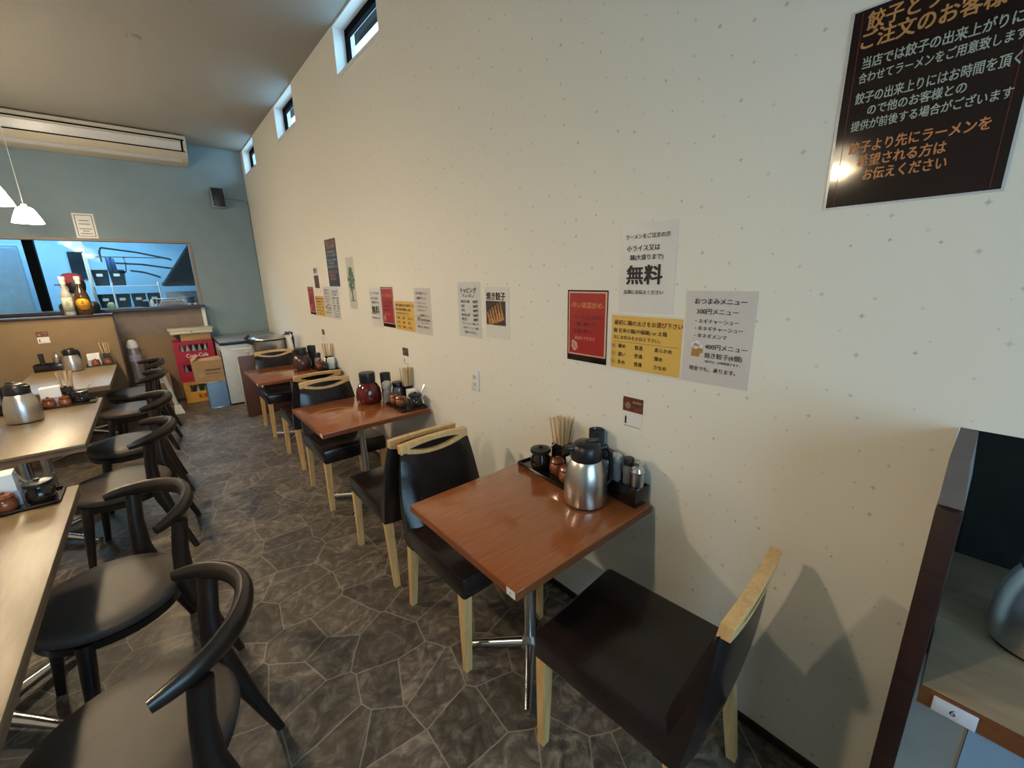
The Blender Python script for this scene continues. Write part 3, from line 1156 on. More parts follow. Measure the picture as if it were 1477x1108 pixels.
# --- wall table with dark brown pot
tray('black condiment tray ' + T3, -0.105, 4.43, TZ, 0.17, 0.28)
proto('potb', b_pot(DARKPOT), (-0.285, 4.585, TZ), 'dark brown pot with black lid on the third brown wall table', radians(139), 1.0)
proto('tumbler', b_tumbler, (-0.160, 4.66, TZ), 'smoky black tumbler beside the dark brown pot', 0, 1.15)
proto('capbottle', b_capbottle, (-0.150, 4.515, B), 'small glass bottle with black cap ' + T3, 0, 1.5)
proto('brown', b_brownjar, (-0.155, 4.435, B), 'red-brown ceramic spice jar ' + T3, 0, 1.2)
proto('sauce', b_saucejar, (-0.138, 4.337, B), 'black-lidded sauce jar with spoon ' + T3, radians(120), 0.75)
proto('chopcup', b_chopcup, (-0.050, 4.485, B), 'black square chopstick cup ' + T3, 0, 0.85)
chopsticks(-0.050, 4.485, B, 8, T3)
proto('napkin', b_napkin, (-0.055, 4.40, B), 'white napkin holder ' + T3, radians(60), 0.9)
# --- first pale table
tray('black condiment tray ' + L1, -1.985, 2.512, TZ, 0.385, 0.170)
proto('napkin', b_napkin, (-1.965, 2.540, B), 'tall white napkin stack in its holder on the first pale table', radians(4), 1.15)
proto('sauce', b_saucejar, (-1.848, 2.480, B), 'black-lidded sauce jar at the front corner of the first pale table tray', radians(200), 0.95)
proto('sauce', b_saucejar, (-1.846, 2.559, B), 'black-lidded sauce jar at the back of the first pale table tray', radians(20), 0.68)
proto('brown', b_brownjar, (-1.945, 2.468, B), 'red-brown spice jar in front of the napkins on the first pale table', 0, 1.0)
proto('brown', b_brownjar, (-2.045, 2.470, B), 'red-brown spice jar cut off by the photo edge', 0, 1.0)
# --- second pale table
tray('black condiment tray ' + L2, -1.955, 4.535, TZ, 0.29, 0.18)
proto('thermos', b_thermos, (-2.130, 4.150, TZ), 'steel thermos jug with black lid on the middle pale table', radians(229), 1.12)
proto('napkin', b_napkin, (-2.042, 4.570, B), 'white napkin holder ' + L2, 0, 1.2)
proto('brown', b_brownjar, (-2.058, 4.487, B), 'red-brown ceramic spice jar in front of the napkins ' + L2)
proto('brown', b_brownjar, (-1.975, 4.487, B), 'red-brown ceramic spice jar beside the sauce jar ' + L2)
proto('sauce', b_saucejar, (-1.885, 4.500, B), 'black-lidded sauce jar with spoon ' + L2, radians(90), 0.95)
proto('chopcup', b_chopcup, (-1.955, 4.570, B), 'black square chopstick cup ' + L2, 0, 0.95)
chopsticks(-1.955, 4.570, B, 8, L2)
stand('black raised condiment stand ' + L2, -2.285, 4.53, TZ, 0.30, 0.15, 0.075)
proto('shaker', b_shaker, (-2.19, 4.53, S), 'steel shaker with knobbed lid ' + L2, 0, 1.05)
proto('capjar', b_capjar, (-2.30, 4.54, S), 'grey glass jar with black lid ' + L2, 0, 1.0)
# --- third pale table
tray('black condiment tray ' + L3, -1.895, 6.585, TZ, 0.25, 0.17)
proto('thermos', b_thermos, (-2.095, 6.36, TZ), 'steel thermos jug with black lid on the pale table by the tan partition', radians(139), 1.0)
proto('napkin', b_napkin, (-1.945, 6.615, B), 'white napkin holder ' + L3, 0, 1.1)
proto('brown', b_brownjar, (-1.935, 6.535, B), 'red-brown ceramic spice jar under the napkins ' + L3)
proto('brown', b_brownjar, (-1.835, 6.535, B), 'red-brown ceramic spice jar under the chopsticks ' + L3)
proto('chopcup', b_chopcup, (-1.835, 6.61, B), 'black square chopstick cup ' + L3, 0, 0.9)
chopsticks(-1.835, 6.61, B, 8, L3)
stand('black raised condiment stand ' + L3, -2.27, 6.58, TZ, 0.27, 0.14, 0.075)
proto('shaker', b_shaker, (-2.225, 6.58, S), 'steel shaker with knobbed lid ' + L3, 0, 1.1)
proto('tumbler', b_tumbler, (-2.34, 6.60, S), 'smoky black tumbler on the raised stand ' + L3, 0, 0.6)
# thermos in the alcove
proto('thermos', b_thermos, (0.075, -0.185, TZ), 'steel thermos jug on the alcove table, cut off by the photo edge', radians(95), 1.15)

# ------------------------------------------------------------------ partition, person, bottles
m = MB()
m.box(-4.1, -1.715, 6.72, 6.78, 0, 1.235)
t = tag(m.build('room_partition', TAN, smooth=False), 'tan room partition behind the pale tables with two bottles on top', 'partition')
m = MB()
m.box(-4.1, -1.705, 6.70, 6.84, 1.235, 1.262, bevel=0.003)
m.build('capping', DARKWOOD, t)
m = MB()
m.box(-1.715, -1.700, 6.715, 6.80, 0, 1.235)
m.build('end_post', DARKWOOD, t, smooth=False)


def spirit_bottle(name, label, glass, x, y, z, lab_mat, rnd):
    t = thing(name, label, 'bottle', (x, y, z), 0, 'large bottles on the tan partition')
    m = MB()
    if rnd:
        m.lathe([(0, 0), (0.058, 0), (0.063, 0.012), (0.066, 0.12), (0.062, 0.19), (0.050, 0.240), (0.028, 0.275), (0.019, 0.30), (0.019, 0.36), (0, 0.36)], seg=30)
    else:
        m.lathe([(0, 0), (0.046, 0), (0.049, 0.01), (0.049, 0.20), (0.036, 0.25), (0.020, 0.29), (0.018, 0.36), (0, 0.36)], seg=30)
    m.build('body', glass, t)
    m = MB()
    m.lathe([(0, 0.335), (0.022, 0.335), (0.023, 0.375), (0.027, 0.378), (0.027, 0.412), (0.024, 0.416), (0, 0.416)], seg=24)
    m.build('cap', M('white cap', (0.66, 0.64, 0.58), 0.4), t)
    m = MB()
    n = 12
    r = 0.0675 if rnd else 0.0505
    A, Bv = [], []
    for i in range(n + 1):
        u = -1 + 2 * i / n
        a = -pi / 2 + u * radians(62)
        h = (0.062 * math.sqrt(max(0.02, 1 - u * u)) if rnd else 0.075)
        A.append(m.bm.verts.new((r * cos(a), r * sin(a), 0.115 - h)))
        Bv.append(m.bm.verts.new((r * cos(a), r * sin(a), 0.115 + h)))
    for i in range(n):
        m.bm.faces.new([A[i], A[i + 1], Bv[i + 1], Bv[i]])
    lb = m.build('paper_label', lab_mat, t)
    sol = lb.modifiers.new('thick', 'SOLIDIFY')
    sol.thickness = 0.0008
    return t


b1 = spirit_bottle('shochu_bottle', 'large clear bottle with a pale label on the tan partition', BTLCLEAR, -2.045, 6.770, 1.263, M('pale green label', (0.50, 0.50, 0.38), 0.6, var=0.3, scale=60), False)
b2 = spirit_bottle('whisky_bottle', 'large dark bottle with a yellow label on the tan partition', BTLAMBER, -1.925, 6.770, 1.263, M('yellow orange label', (0.72, 0.36, 0.02), 0.5, var=0.15, scale=50), True)
for bt, mm in ((b1, M('green print', (0.20, 0.25, 0.15), 0.6)), (b2, INKRED)):
    m = MB()
    for k, zz in enumerate((0.085, 0.105, 0.125, 0.145)):
        w = (0.012, 0.018, 0.016, 0.010)[k]
        m.box(-w, w, -0.0695 if mm is INKRED else -0.0520, -0.0680 if mm is INKRED else -0.0510, zz - 0.005, zz + 0.005)
    m.build('print', mm, bt, smooth=False)


def skinned(name, verts, edges, radii, mat, parent, sub=2):
    me = bpy.data.meshes.new(name)
    me.from_pydata(verts, edges, [])
    me.materials.append(mat)
    o = bpy.data.objects.new(name, me)
    COL.objects.link(o)
    o.parent = parent
    s = o.modifiers.new('skin', 'SKIN')
    s.use_smooth_shade = True
    for i, r in enumerate(radii):
        d = me.skin_vertices[0].data[i]
        d.radius = r if hasattr(r, '__len__') else (r, r)
        d.use_root = (i == 0)
    u = o.modifiers.new('sub', 'SUBSURF')
    u.levels = u.render_levels = sub
    return o


def person(x, y, rz):
    t = thing('person', 'person in dark red cap and black work clothes standing behind the two bottles', 'person', (x, y, 0), rz)
    # local: faces +y; z up; standing, arms forward over the work top
    V, E_, R_ = [], [], []

    def add(p, r, par=None):
        V.append(p)
        R_.append(r)
        if par is not None:
            E_.append((par, len(V) - 1))
        return len(V) - 1
    pel = add((0, 0, 0.90), (0.135, 0.105))
    wai = add((0, 0.005, 1.06), (0.125, 0.095), pel)
    che = add((0, 0.0, 1.24), (0.150, 0.110), wai)
    sho = add((0, -0.005, 1.36), (0.105, 0.085), che)
    nek = add((0, 0.010, 1.45), 0.052, sho)
    jaw = add((0, 0.035, 1.505), (0.062, 0.070), nek)
    fac = add((0, 0.032, 1.565), (0.074, 0.088), jaw)
    top = add((0, 0.015, 1.63), (0.070, 0.082), fac)
    nos = add((0, 0.128, 1.545), 0.013, fac)
    for sx in (-1, 1):
        s1 = add((sx * 0.155, -0.005, 1.345), 0.055, sho)
        el = add((sx * 0.188, -0.015, 1.09), 0.044, s1)
        wr = add((sx * 0.180, 0.055, 0.87), 0.030, el)
        pa = add((sx * 0.178, 0.078, 0.80), (0.018, 0.038), wr)
        for k, (dy, ln_) in enumerate(((0.027, 0.070), (0.009, 0.082), (-0.009, 0.076), (-0.027, 0.060))):
            f1 = add((sx * 0.178, 0.084 + dy, 0.752), 0.0095, pa)
            f2 = add((sx * 0.174, 0.088 + dy * 1.15, 0.752 - ln_ * 0.5), 0.0088, f1)
            add((sx * 0.160, 0.088 + dy * 1.2, 0.752 - ln_ * 0.85), 0.0078, f2)
        th = add((sx * 0.170, 0.118, 0.800), 0.011, pa)
        add((sx * 0.162, 0.142, 0.770), 0.0095, th)
        hp = add((sx * 0.085, 0.0, 0.82), 0.088, pel)
        kn = add((sx * 0.092, 0.015, 0.48), 0.058, hp)
        an = add((sx * 0.095, -0.01, 0.085), 0.038, kn)
        add((sx * 0.105, 0.13, 0.035), (0.040, 0.030), an)
    skinned('body', V, E_, R_, SKIN, t)
    # clothes follow the body
    sh = skinned('shirt', [(0, 0, 0.88), (0, 0.005, 1.06), (0, 0, 1.24), (0, -0.005, 1.355), (0, 0.0, 1.415), (-0.158, -0.005, 1.345), (-0.18, 0.005, 1.20), (-0.186, 0.015, 1.13), (0.158, -0.005, 1.345), (0.18, 0.005, 1.20), (0.186, 0.015, 1.13)],
                 [(0, 1), (1, 2), (2, 3), (3, 4), (3, 5), (5, 6), (6, 7), (3, 8), (8, 9), (9, 10)],
                 [(0.155, 0.125), (0.145, 0.115), (0.168, 0.128), (0.118, 0.100), (0.068, 0.068), 0.070, 0.062, 0.058, 0.070, 0.062, 0.058], CLOTHBLK, t)
    skinned('trousers', [(0, 0, 0.93), (0, 0, 0.86), (-0.088, 0, 0.78), (-0.093, 0.014, 0.48), (-0.096, -0.008, 0.10), (0.088, 0, 0.78), (0.093, 0.014, 0.48), (0.096, -0.008, 0.10)],
            [(0, 1), (1, 2), (2, 3), (3, 4), (1, 5), (5, 6), (6, 7)], [(0.150, 0.120), (0.150, 0.120), 0.105, 0.076, 0.062, 0.105, 0.076, 0.062], CLOTHBLK, t)
    m = MB()
    m.lathe([(0.090, 1.585), (0.097, 1.61), (0.096, 1.65), (0.083, 1.69), (0.055, 1.715), (0, 1.725)], (0, 0.012, 0), 28, 0.92, 1.12)
    cp = m.build('cap', CAPRED, t)
    m = MB()
    pts = [(0.085 * cos(a), 0.10 + 0.085 * sin(a)) for a in [pi * k / 12 for k in range(13)]]
    m.prism(pts, 1.592, 1.602, lambda x_, y_, z_: (x_, y_, z_ - 1.2 * x_ * x_))
    m.build('visor', CAPRED, cp)
    m = MB()
    m.lathe([(0.045, 1.49), (0.078, 1.51), (0.090, 1.56), (0.092, 1.60), (0.085, 1.63)], (0, -0.012, 0), 24, 0.95, 0.98)
    m.build('hair', HAIRBLK, t)
    for sx in (-1, 1):
        m = MB()
        m.lathe([(0, -0.010), (0.008, -0.006), (0.010, 0), (0.008, 0.006), (0, 0.010)], (sx * 0.032, 0.112, 1.568), 12)
        m.build('eye', M('eye', (0.05, 0.04, 0.035), 0.2), t)
        m = MB()
        m.lathe([(0, -0.030), (0.010, -0.022), (0.013, 0.0), (0.011, 0.02), (0, 0.028)], (sx * 0.079, 0.015, 1.552), 12, 0.7, 1.4)
        m.build('ear', SKIN, t)
    m = MB()
    m.box(-0.024, 0.024, 0.108, 0.118, 1.500, 1.508, bevel=0.003)
    m.build('mouth', M('lips', (0.34, 0.12, 0.10), 0.5), t)
    return t


person(-1.985, 7.06, radians(55))

# ------------------------------------------------------------------ far corner: cabinet, cooker, crates
t = thing('freezer_cabinet', 'pale grey freezer cabinet with dark top edge in the far corner', 'cabinet', (-0.40, 6.96, 0))
m = MB()
m.box(-0.37, 0.36, -0.50, 0.50, 0.02, 0.795, bevel=0.006)
m.build('body', CABWHITE, t)
m = MB()
m.box(-0.375, 0.37, -0.51, 0.52, 0.797, 0.832, bevel=0.003)
m.build('top_edge', BLACKPL, t)
m = MB()
m.box(-0.372, 0.368, -0.495, 0.518, 0.832, 0.836)
m.build('worktop', GREYSTEEL, t, smooth=False)
m = MB()
m.box(-0.26, 0.30, -0.508, -0.500, 0.72, 0.74, bevel=0.002)
m.build('handle', WHITEP, t)

m = MB()
m.box(-0.625, -0.02, 5.86, 6.42, 0.0, 0.52, bevel=0.004)
tag(m.build('cooker_stand', WHITEP), 'white stand holding the steel rice cooker behind the brown panel', 'stand')
t = thing('rice_cooker', 'large steel rice cooker with black handles in the far corner', 'cooker', (-0.285, 6.12, 0.521))
m = MB()
m.lathe([(0, 0.0), (0.185, 0), (0.195, 0.015), (0.198, 0.335), (0, 0.335)], seg=44)
m.build('body', STEEL, t)
m = MB()
m.lathe([(0, 0.334), (0.206, 0.334), (0.210, 0.343), (0.206, 0.353), (0, 0.354)], seg=44)
m.build('rim', BLACKPL, t)
m = MB()
m.lathe([(0, 0.353), (0.196, 0.353), (0.190, 0.368), (0.165, 0.384), (0.12, 0.392), (0, 0.395)], seg=44)
m.build('lid', STEEL, t)
for sx in (-1, 1):
    m = MB()
    m.tube([(sx * 0.19, -0.07, 0.31), (sx * 0.235, -0.065, 0.33), (sx * 0.245, -0.05, 0.375), (sx * 0.215, -0.03, 0.405), (sx * 0.245, 0.04, 0.375), (sx * 0.19, 0.06, 0.32)], 0.016, 10)
    m.build('handle', BLACKPL, t)
for i, z in enumerate((0.52, 0.60, 0.68)):
    c = thing('paper_cup', 'white cup stacked beside the steel rice cooker', 'cup', (-0.565, 6.0, z + 0.001), 0, 'white cups beside the rice cooker')
    m = MB()
    m.lathe([(0, 0), (0.026, 0), (0.038, 0.076), (0.040, 0.078), (0.036, 0.078), (0.024, 0.004), (0, 0.004)], seg=20)
    m.build('cup_wall', WHITEP, c)
m = MB()
m.box(-0.69, -0.012, 5.72, 5.76, 0, 0.735, bevel=0.003)
tag(m.build('side_panel', wood('red brown panel', (0.075, 0.028, 0.018), (0.11, 0.042, 0.028), (2, 2, 14), 0.4)), 'red-brown low panel between the last wall table and the freezer cabinet', 'panel')

t = thing('wall_box', 'white box on the wall with a black cord looping from it', 'box', (0, 5.98, 0))
m = MB()
m.box(-0.10, -0.002, -0.20, 0.20, 0.62, 0.90, bevel=0.01)
m.build('casing', WHITEP, t)
m = MB()
m.tube([(-0.11, 0.12, 0.905), (-0.115, -0.05, 0.925), (-0.10, -0.22, 0.965), (-0.09, -0.285, 0.96), (-0.09, -0.29, 0.90), (-0.085, -0.285, 0.80), (-0.085, -0.285, 0.66)], [0.005, 0.012, 0.012, 0.014, 0.016, 0.008, 0.006], 8)
m.build('cord', BLACKPL, t)
m = MB()
m.lathe([(0, -0.10), (0.02, -0.09), (0.03, 0), (0.02, 0.09), (0, 0.10)], (-0.106, 0.16, 0.75), 14, 0.4, 1)
m.build('knob_cover', KDARK, t)


def crate(name, label, x0, x1, y0, y1, z0, h, mat, group, slot=True):
    t = thing(name, label, 'crate', ((x0 + x1) / 2, (y0 + y1) / 2, z0), 0, group)
    hx, hy = (x1 - x0) / 2, (y1 - y0) / 2
    w = 0.022
    m = MB()
    zs0, zs1 = h * 0.50, h * 0.84
    m.box(-hx, hx, -hy, hy, 0, 0.015)
    m.box(-hx, -hx + w, -hy, hy, 0.015, h)
    m.box(hx - w, hx, -hy, hy, 0.015, h)
    m.box(-hx + w, hx - w, hy - w, hy, 0.015, h)
    m.box(-hx + w, hx - w, -hy, -hy + w, 0.015, zs0)
    m.box(-hx + w, hx - w, -hy, -hy + w, zs1, h)
    m.box(-hx + w, -hx + 0.055, -hy, -hy + w, zs0, zs1)
    m.box(hx - 0.055, hx - w, -hy, -hy + w, zs0, zs1)
    m.build('shell', mat, t, smooth=False)
    m = MB()
    m.box(-hx - 0.006, hx + 0.006, -hy - 0.006, -hy, h - 0.02, h)
    m.box(-hx - 0.006, hx + 0.006, -hy - 0.006, -hy, 0, 0.02)
    m.box(-hx - 0.006, -hx + 0.012, -hy - 0.006, -hy, 0.02, h - 0.02)
    m.box(hx - 0.012, hx + 0.006, -hy - 0.006, -hy, 0.02, h - 0.02)
    m.build('rib', mat, t, smooth=False)
    return t


cy0, cy1 = 7.02, 7.37
c_y = crate('beer_crate', 'yellow bottle crate on the floor under the two red crates', -1.20, -0.82, cy0, cy1, 0.0, 0.285, YELPL, 'bottle crates')
c_r1 = crate('bottle_crate', 'red bottle crate resting on the yellow crate, white label on its front', -1.22, -0.80, cy0, cy1, 0.287, 0.275, REDPL, 'bottle crates')
c_r2 = crate('bottle_crate', 'red bottle crate on top of the stack, white lettering and bottle necks', -1.22, -0.80, cy0, cy1, 0.564, 0.265, REDPL, 'bottle crates')
GB = M('pale green bottle glass', (0.35, 0.42, 0.38), 0.08, coat=0.5)
for z, n, lb in ((0.580, 5, 'clear glass bottle in the top red crate'), (0.304, 4, 'clear glass bottle in the lower red crate'), (0.016, 4, 'clear glass bottle in the yellow crate')):
    for i in range(n):
        x = -1.14 + i * 0.26 / (n - 1)
        if 'crateb' not in PROTO:
            t = PROTO['crateb'] = thing('glass_bottle', lb, 'bottle', (x, 7.10, z), 0, lb.replace('clear glass bottle', 'clear bottles'))
            m = MB()
            m.lathe([(0, 0), (0.027, 0), (0.028, 0.11), (0.022, 0.14), (0.012, 0.17), (0.011, 0.20), (0, 0.20)], seg=16)
            m.build('body', GB, t)
            m = MB()
            m.lathe([(0, 0.196), (0.014, 0.196), (0.014, 0.208), (0, 0.210)], seg=14)
            m.build('cap', CHROME, t)
        else:
            dup(PROTO['crateb'], (x, 7.10, z), 0, lb, lb.replace('clear glass bottle', 'clear bottles'))


def fronttext(parent, s, x, y, z, w, h, mat, dep=0.0):
    e = bpy.data.objects.new('front_print', None)
    COL.objects.link(e)
    e.parent = parent
    e.location = (x, y, z)
    e.rotation_euler = (radians(90), 0, 0)
    lettering(e, mat, [(s, -w / 2, 0, w, h, 0.02)], 0.002, name='print')


fronttext(c_r2, 'Coca-Cola', 0.02, -0.175, 0.075, 0.24, 0.05, INKWHITE)
fronttext(c_y, 'KIRIN', 0.05, -0.175, 0.075, 0.20, 0.06, INKRED)
m = MB()
m.box(-0.06, 0.08, -0.179, -0.175, 0.03, 0.105)
m.build('paper_label', PAPER, c_r1, smooth=False)
fronttext(c_r1, 'S', -0.02, -0.1795, 0.067, 0.035, 0.05, INKPURP)

m = MB()
m.box(-1.13, -0.80, 7.05, 7.35, 0.831, 0.925, bevel=0.002)
tag(m.build('flat_box', CARD), 'flat cardboard box between the top red crate and the cream tray', 'box')
t = thing('serving_tray', 'cream shallow tray lying on top of the crate stack', 'tray', (-1.0, 7.18, 0.927))
m = MB()
m.box(-0.23, 0.23, -0.16, 0.16, 0.0, 0.06, bevel=0.012)
m.build('shell', CREAM, t)
m = MB()
m.box(-0.245, 0.245, -0.172, 0.172, 0.055, 0.066, bevel=0.003)
m.build('rim', CREAM, t)
m = MB()
m.lathe([(0, -0.004), (0.012, -0.003), (0.012, 0.003), (0, 0.004)], seg=12)
k = m.build('boss', M('brown boss', (0.3, 0.24, 0.16), 0.5), t)
k.location = (0.0, -0.163, 0.03)
k.rotation_euler = (radians(90), 0, 0)

t = thing('oil_can', 'blue square tin can on the floor carrying a cardboard box', 'can', (-0.885, 6.58, 0))
m = MB()
m.box(-0.105, 0.105, -0.12, 0.12, 0.008, 0.342, bevel=0.012)
m.build('body', CANBLUE, t)
m = MB()
m.box(-0.109, 0.109, -0.124, 0.124, 0, 0.012, bevel=0.003)
m.build('rim', CHROME, t)
m = MB()
m.box(-0.109, 0.109, -0.124, 0.124, 0.338, 0.348, bevel=0.003)
m.build('rim', CHROME, t)
t = thing('cardboard_box', 'open brown cardboard box standing on the blue tin can', 'box', (-0.937, 6.62, 0.349))
m = MB()
hx, hy, hh = 0.155, 0.15, 0.275
w = 0.006
m.box(-hx, hx, -hy, hy, 0, w)
for x0, x1, y0, y1 in ((-hx, hx, -hy, -hy + w), (-hx, hx, hy - w, hy), (-hx, -hx + w, -hy + w, hy - w), (hx - w, hx, -hy + w, hy - w)):
    m.box(x0, x1, y0, y1, w, hh)
m.build('box_body', CARD, t, smooth=False)
for pts in ([(-hx, -hy, hh), (hx, -hy, hh), (hx - 0.02, -hy + 0.10, hh + 0.035), (-hx + 0.03, -hy + 0.09, hh + 0.02)],
            [(hx, -hy, hh), (hx, hy, hh), (hx - 0.01, hy, hh + 0.13), (hx - 0.01, -hy, hh + 0.12)],
            [(-hx, hy, hh), (-hx, -hy, hh), (-hx + 0.06, -hy + 0.02, hh + 0.05), (-hx + 0.06, hy - 0.02, hh + 0.05)]):
    m = MB()
    a = [Vector(p) for p in pts]
    nrm = (a[1] - a[0]).cross(a[2] - a[0]).normalized() * 0.004
    m.hexa(a, [p + nrm for p in a])
    m.build('flap', CARD, t, smooth=False)
m = MB()
m.lathe([(0, -0.001), (0.03, -0.001), (0.03, 0.001), (0, 0.001)], seg=24)
k = m.build('round_mark', M('faded print', (0.42, 0.28, 0.15), 0.8), t)
k.location = (-0.085, -hy - 0.001, 0.10)
k.rotation_euler = (radians(90), 0, 0)
m = MB()
for x0, x1, z0 in ((-0.035, 0.125, 0.145), (-0.035, 0.115, 0.105)):
    k = x0
    while k < x1:
        d = random.uniform(0.008, 0.02)
        m.box(k, min(k + d, x1), -hy - 0.002, -hy, z0, z0 + (0.022 if z0 > 0.12 else 0.012))
        k += d + 0.006
m.build('print', M('brown print', (0.09, 0.05, 0.03), 0.8), t, smooth=False)

t = thing('bent_pipe', 'white bent pipe with a flat foot leaning beside the yellow crate', 'pipe', (0, 0, 0))
m = MB()
m.tube([(-1.49, 6.66, 0.55), (-1.47, 6.64, 0.60), (-1.435, 6.62, 0.60), (-1.405, 6.61, 0.55), (-1.36, 6.60, 0.33), (-1.325, 6.585, 0.10)], [0.022, 0.024, 0.026, 0.026, 0.023, 0.023], 14)
m.build('tube', VINYL_PIPE, t)
m = MB()
m.hexa([(-1.36, 6.50, 0.0), (-1.26, 6.50, 0.0), (-1.26, 6.62, 0.0), (-1.36, 6.62, 0.0)], [(-1.35, 6.545, 0.10), (-1.29, 6.545, 0.10), (-1.29, 6.62, 0.10), (-1.35, 6.62, 0.10)])
m.build('foot', VINYL_PIPE, t)
t = thing('grey_canister', 'slim grey canister with white top beside the tan partition end', 'canister', (-1.615, 6.95, 0))
m = MB()
m.lathe([(0, 0), (0.065, 0), (0.068, 0.01), (0.068, 0.78), (0.055, 0.82), (0, 0.82)], seg=26)
m.build('body', M('grey canister paint', (0.20, 0.19, 0.20), 0.35, 0.4), t)
m = MB()
m.lathe([(0, 0.82), (0.052, 0.82), (0.056, 0.85), (0.045, 0.90), (0.02, 0.92), (0, 0.92)], seg=24)
m.build('cap', WHITEP, t)
m = MB()
m.lathe([(0.0685, 0.66), (0.0695, 0.66), (0.0695, 0.74), (0.0685, 0.74)], seg=26)
m.build('band', M('lilac grey band', (0.30, 0.27, 0.40), 0.5), t)
t = thing('small_box', 'small cardboard box against the counter behind the last black chair', 'box', (-1.42, 7.25, 0))  # closed cardboard box with a paper label
m = MB()
m.box(-0.10, 0.10, -0.09, 0.09, 0, 0.42, bevel=0.004)
m.build('box_body', CARD, t)
m = MB()
m.box(-0.06, 0.05, -0.095, -0.09, 0.30, 0.40)
m.build('paper_label', PAPER, t, smooth=False)

# ------------------------------------------------------------------ far wall fittings
t = thing('air_conditioner', 'long ivory air conditioner hung under the ceiling on the blue wall', 'air conditioner', (-1.52, FY, 3.08))
prof = [(-0.005, 0.0), (-0.26, 0.0), (-0.36, 0.035), (-0.41, 0.10), (-0.47, 0.20), (-0.475, 0.265), (-0.45, 0.286), (-0.005, 0.286)]
m = MB()
m.prism(prof, -0.86, 0.86, lambda y, z, x: (x, y, z))
m.build('casing', ACBODY, t)
m = MB()
a = [(-0.82, -0.420, 0.114), (0.80, -0.420, 0.114), (0.80, -0.468, 0.194), (-0.82, -0.468, 0.194)]
m.hexa(a, [(x, y - 0.010, z - 0.004) for x, y, z in a])
m.build('intake_panel', ACGRILLE, t, smooth=False)
m = MB()
a = [(-0.84, -0.4775, 0.212), (0.84, -0.4775, 0.212), (0.84, -0.4785, 0.226), (-0.84, -0.4785, 0.226)]
m.hexa(a, [(x, y + 0.012, z) for x, y, z in a])
a = [(-0.84, -0.4120, 0.098), (0.84, -0.4120, 0.098), (0.84, -0.4190, 0.109), (-0.84, -0.4190, 0.109)]
m.hexa(a, [(x, y + 0.012, z) for x, y, z in a])
a = [(0.805, -0.418, 0.105), (0.825, -0.418, 0.105), (0.825, -0.480, 0.215), (0.805, -0.480, 0.215)]
m.hexa(a, [(x, y + 0.012, z) for x, y, z in a])
a = [(-0.84, -0.4645, 0.276), (0.84, -0.4645, 0.276), (0.84, -0.4600, 0.280), (-0.84, -0.4600, 0.280)]
m.hexa(a, [(x, y + 0.012, z) for x, y, z in a])
m.build('gap_seam', KDARK, t, smooth=False)
m = MB()
a = [(-0.80, -0.285, 0.006), (0.80, -0.285, 0.006), (0.80, -0.350, 0.030), (-0.80, -0.350, 0.030)]
m.hexa(a, [(x, y - 0.002, z - 0.006) for x, y, z in a])
m.build('louvre', ACGRILLE, t, smooth=False)

t = thing('wall_speaker', 'small black speaker on the blue wall near the corner', 'speaker', (-0.385, 7.40, 2.715))
m = MB()
m.box(-0.078, 0.078, -0.075, 0.075, -0.125, 0.125, bevel=0.006)
m.build('cabinet', GREYSTEEL, t)
m = MB()
m.box(-0.070, 0.072, -0.082, -0.075, -0.118, 0.118, bevel=0.003)
m.build('grille', BLACKPL, t)
m = MB()
m.box(-0.02, 0.02, 0.075, 0.098, -0.02, 0.02)
m.build('bracket', BLACKPL, t, smooth=False)
m = MB()
m.tube([(0.0, 0.092, 0.045), (0.10, 0.094, 0.02), (0.30, 0.094, 0.01), (0.375, 0.092, 0.0), (0.378, 0.092, -0.4), (0.378, 0.092, -1.2)], 0.004, 6)
m.build('cable', M('grey cable', (0.12, 0.13, 0.14), 0.5), t)

t = thing('ceiling_detector', 'small round fitting on the ceiling', 'detector', (-1.10, 4.60, CZ - 0.021))
m = MB()
m.lathe([(0, 0), (0.03, 0.001), (0.042, 0.012), (0.045, 0.020), (0, 0.020)], seg=24)
m.build('cover', CEIL, t)
t = thing('ceiling_detector', 'round fitting on the ceiling above the aisle, half out of the photo', 'detector', (-0.84, 3.83, CZ - 0.021))
m = MB()
m.lathe([(0, 0), (0.03, 0.001), (0.042, 0.012), (0.045, 0.020), (0, 0.020)], seg=24)
m.build('cover', CEIL, t)

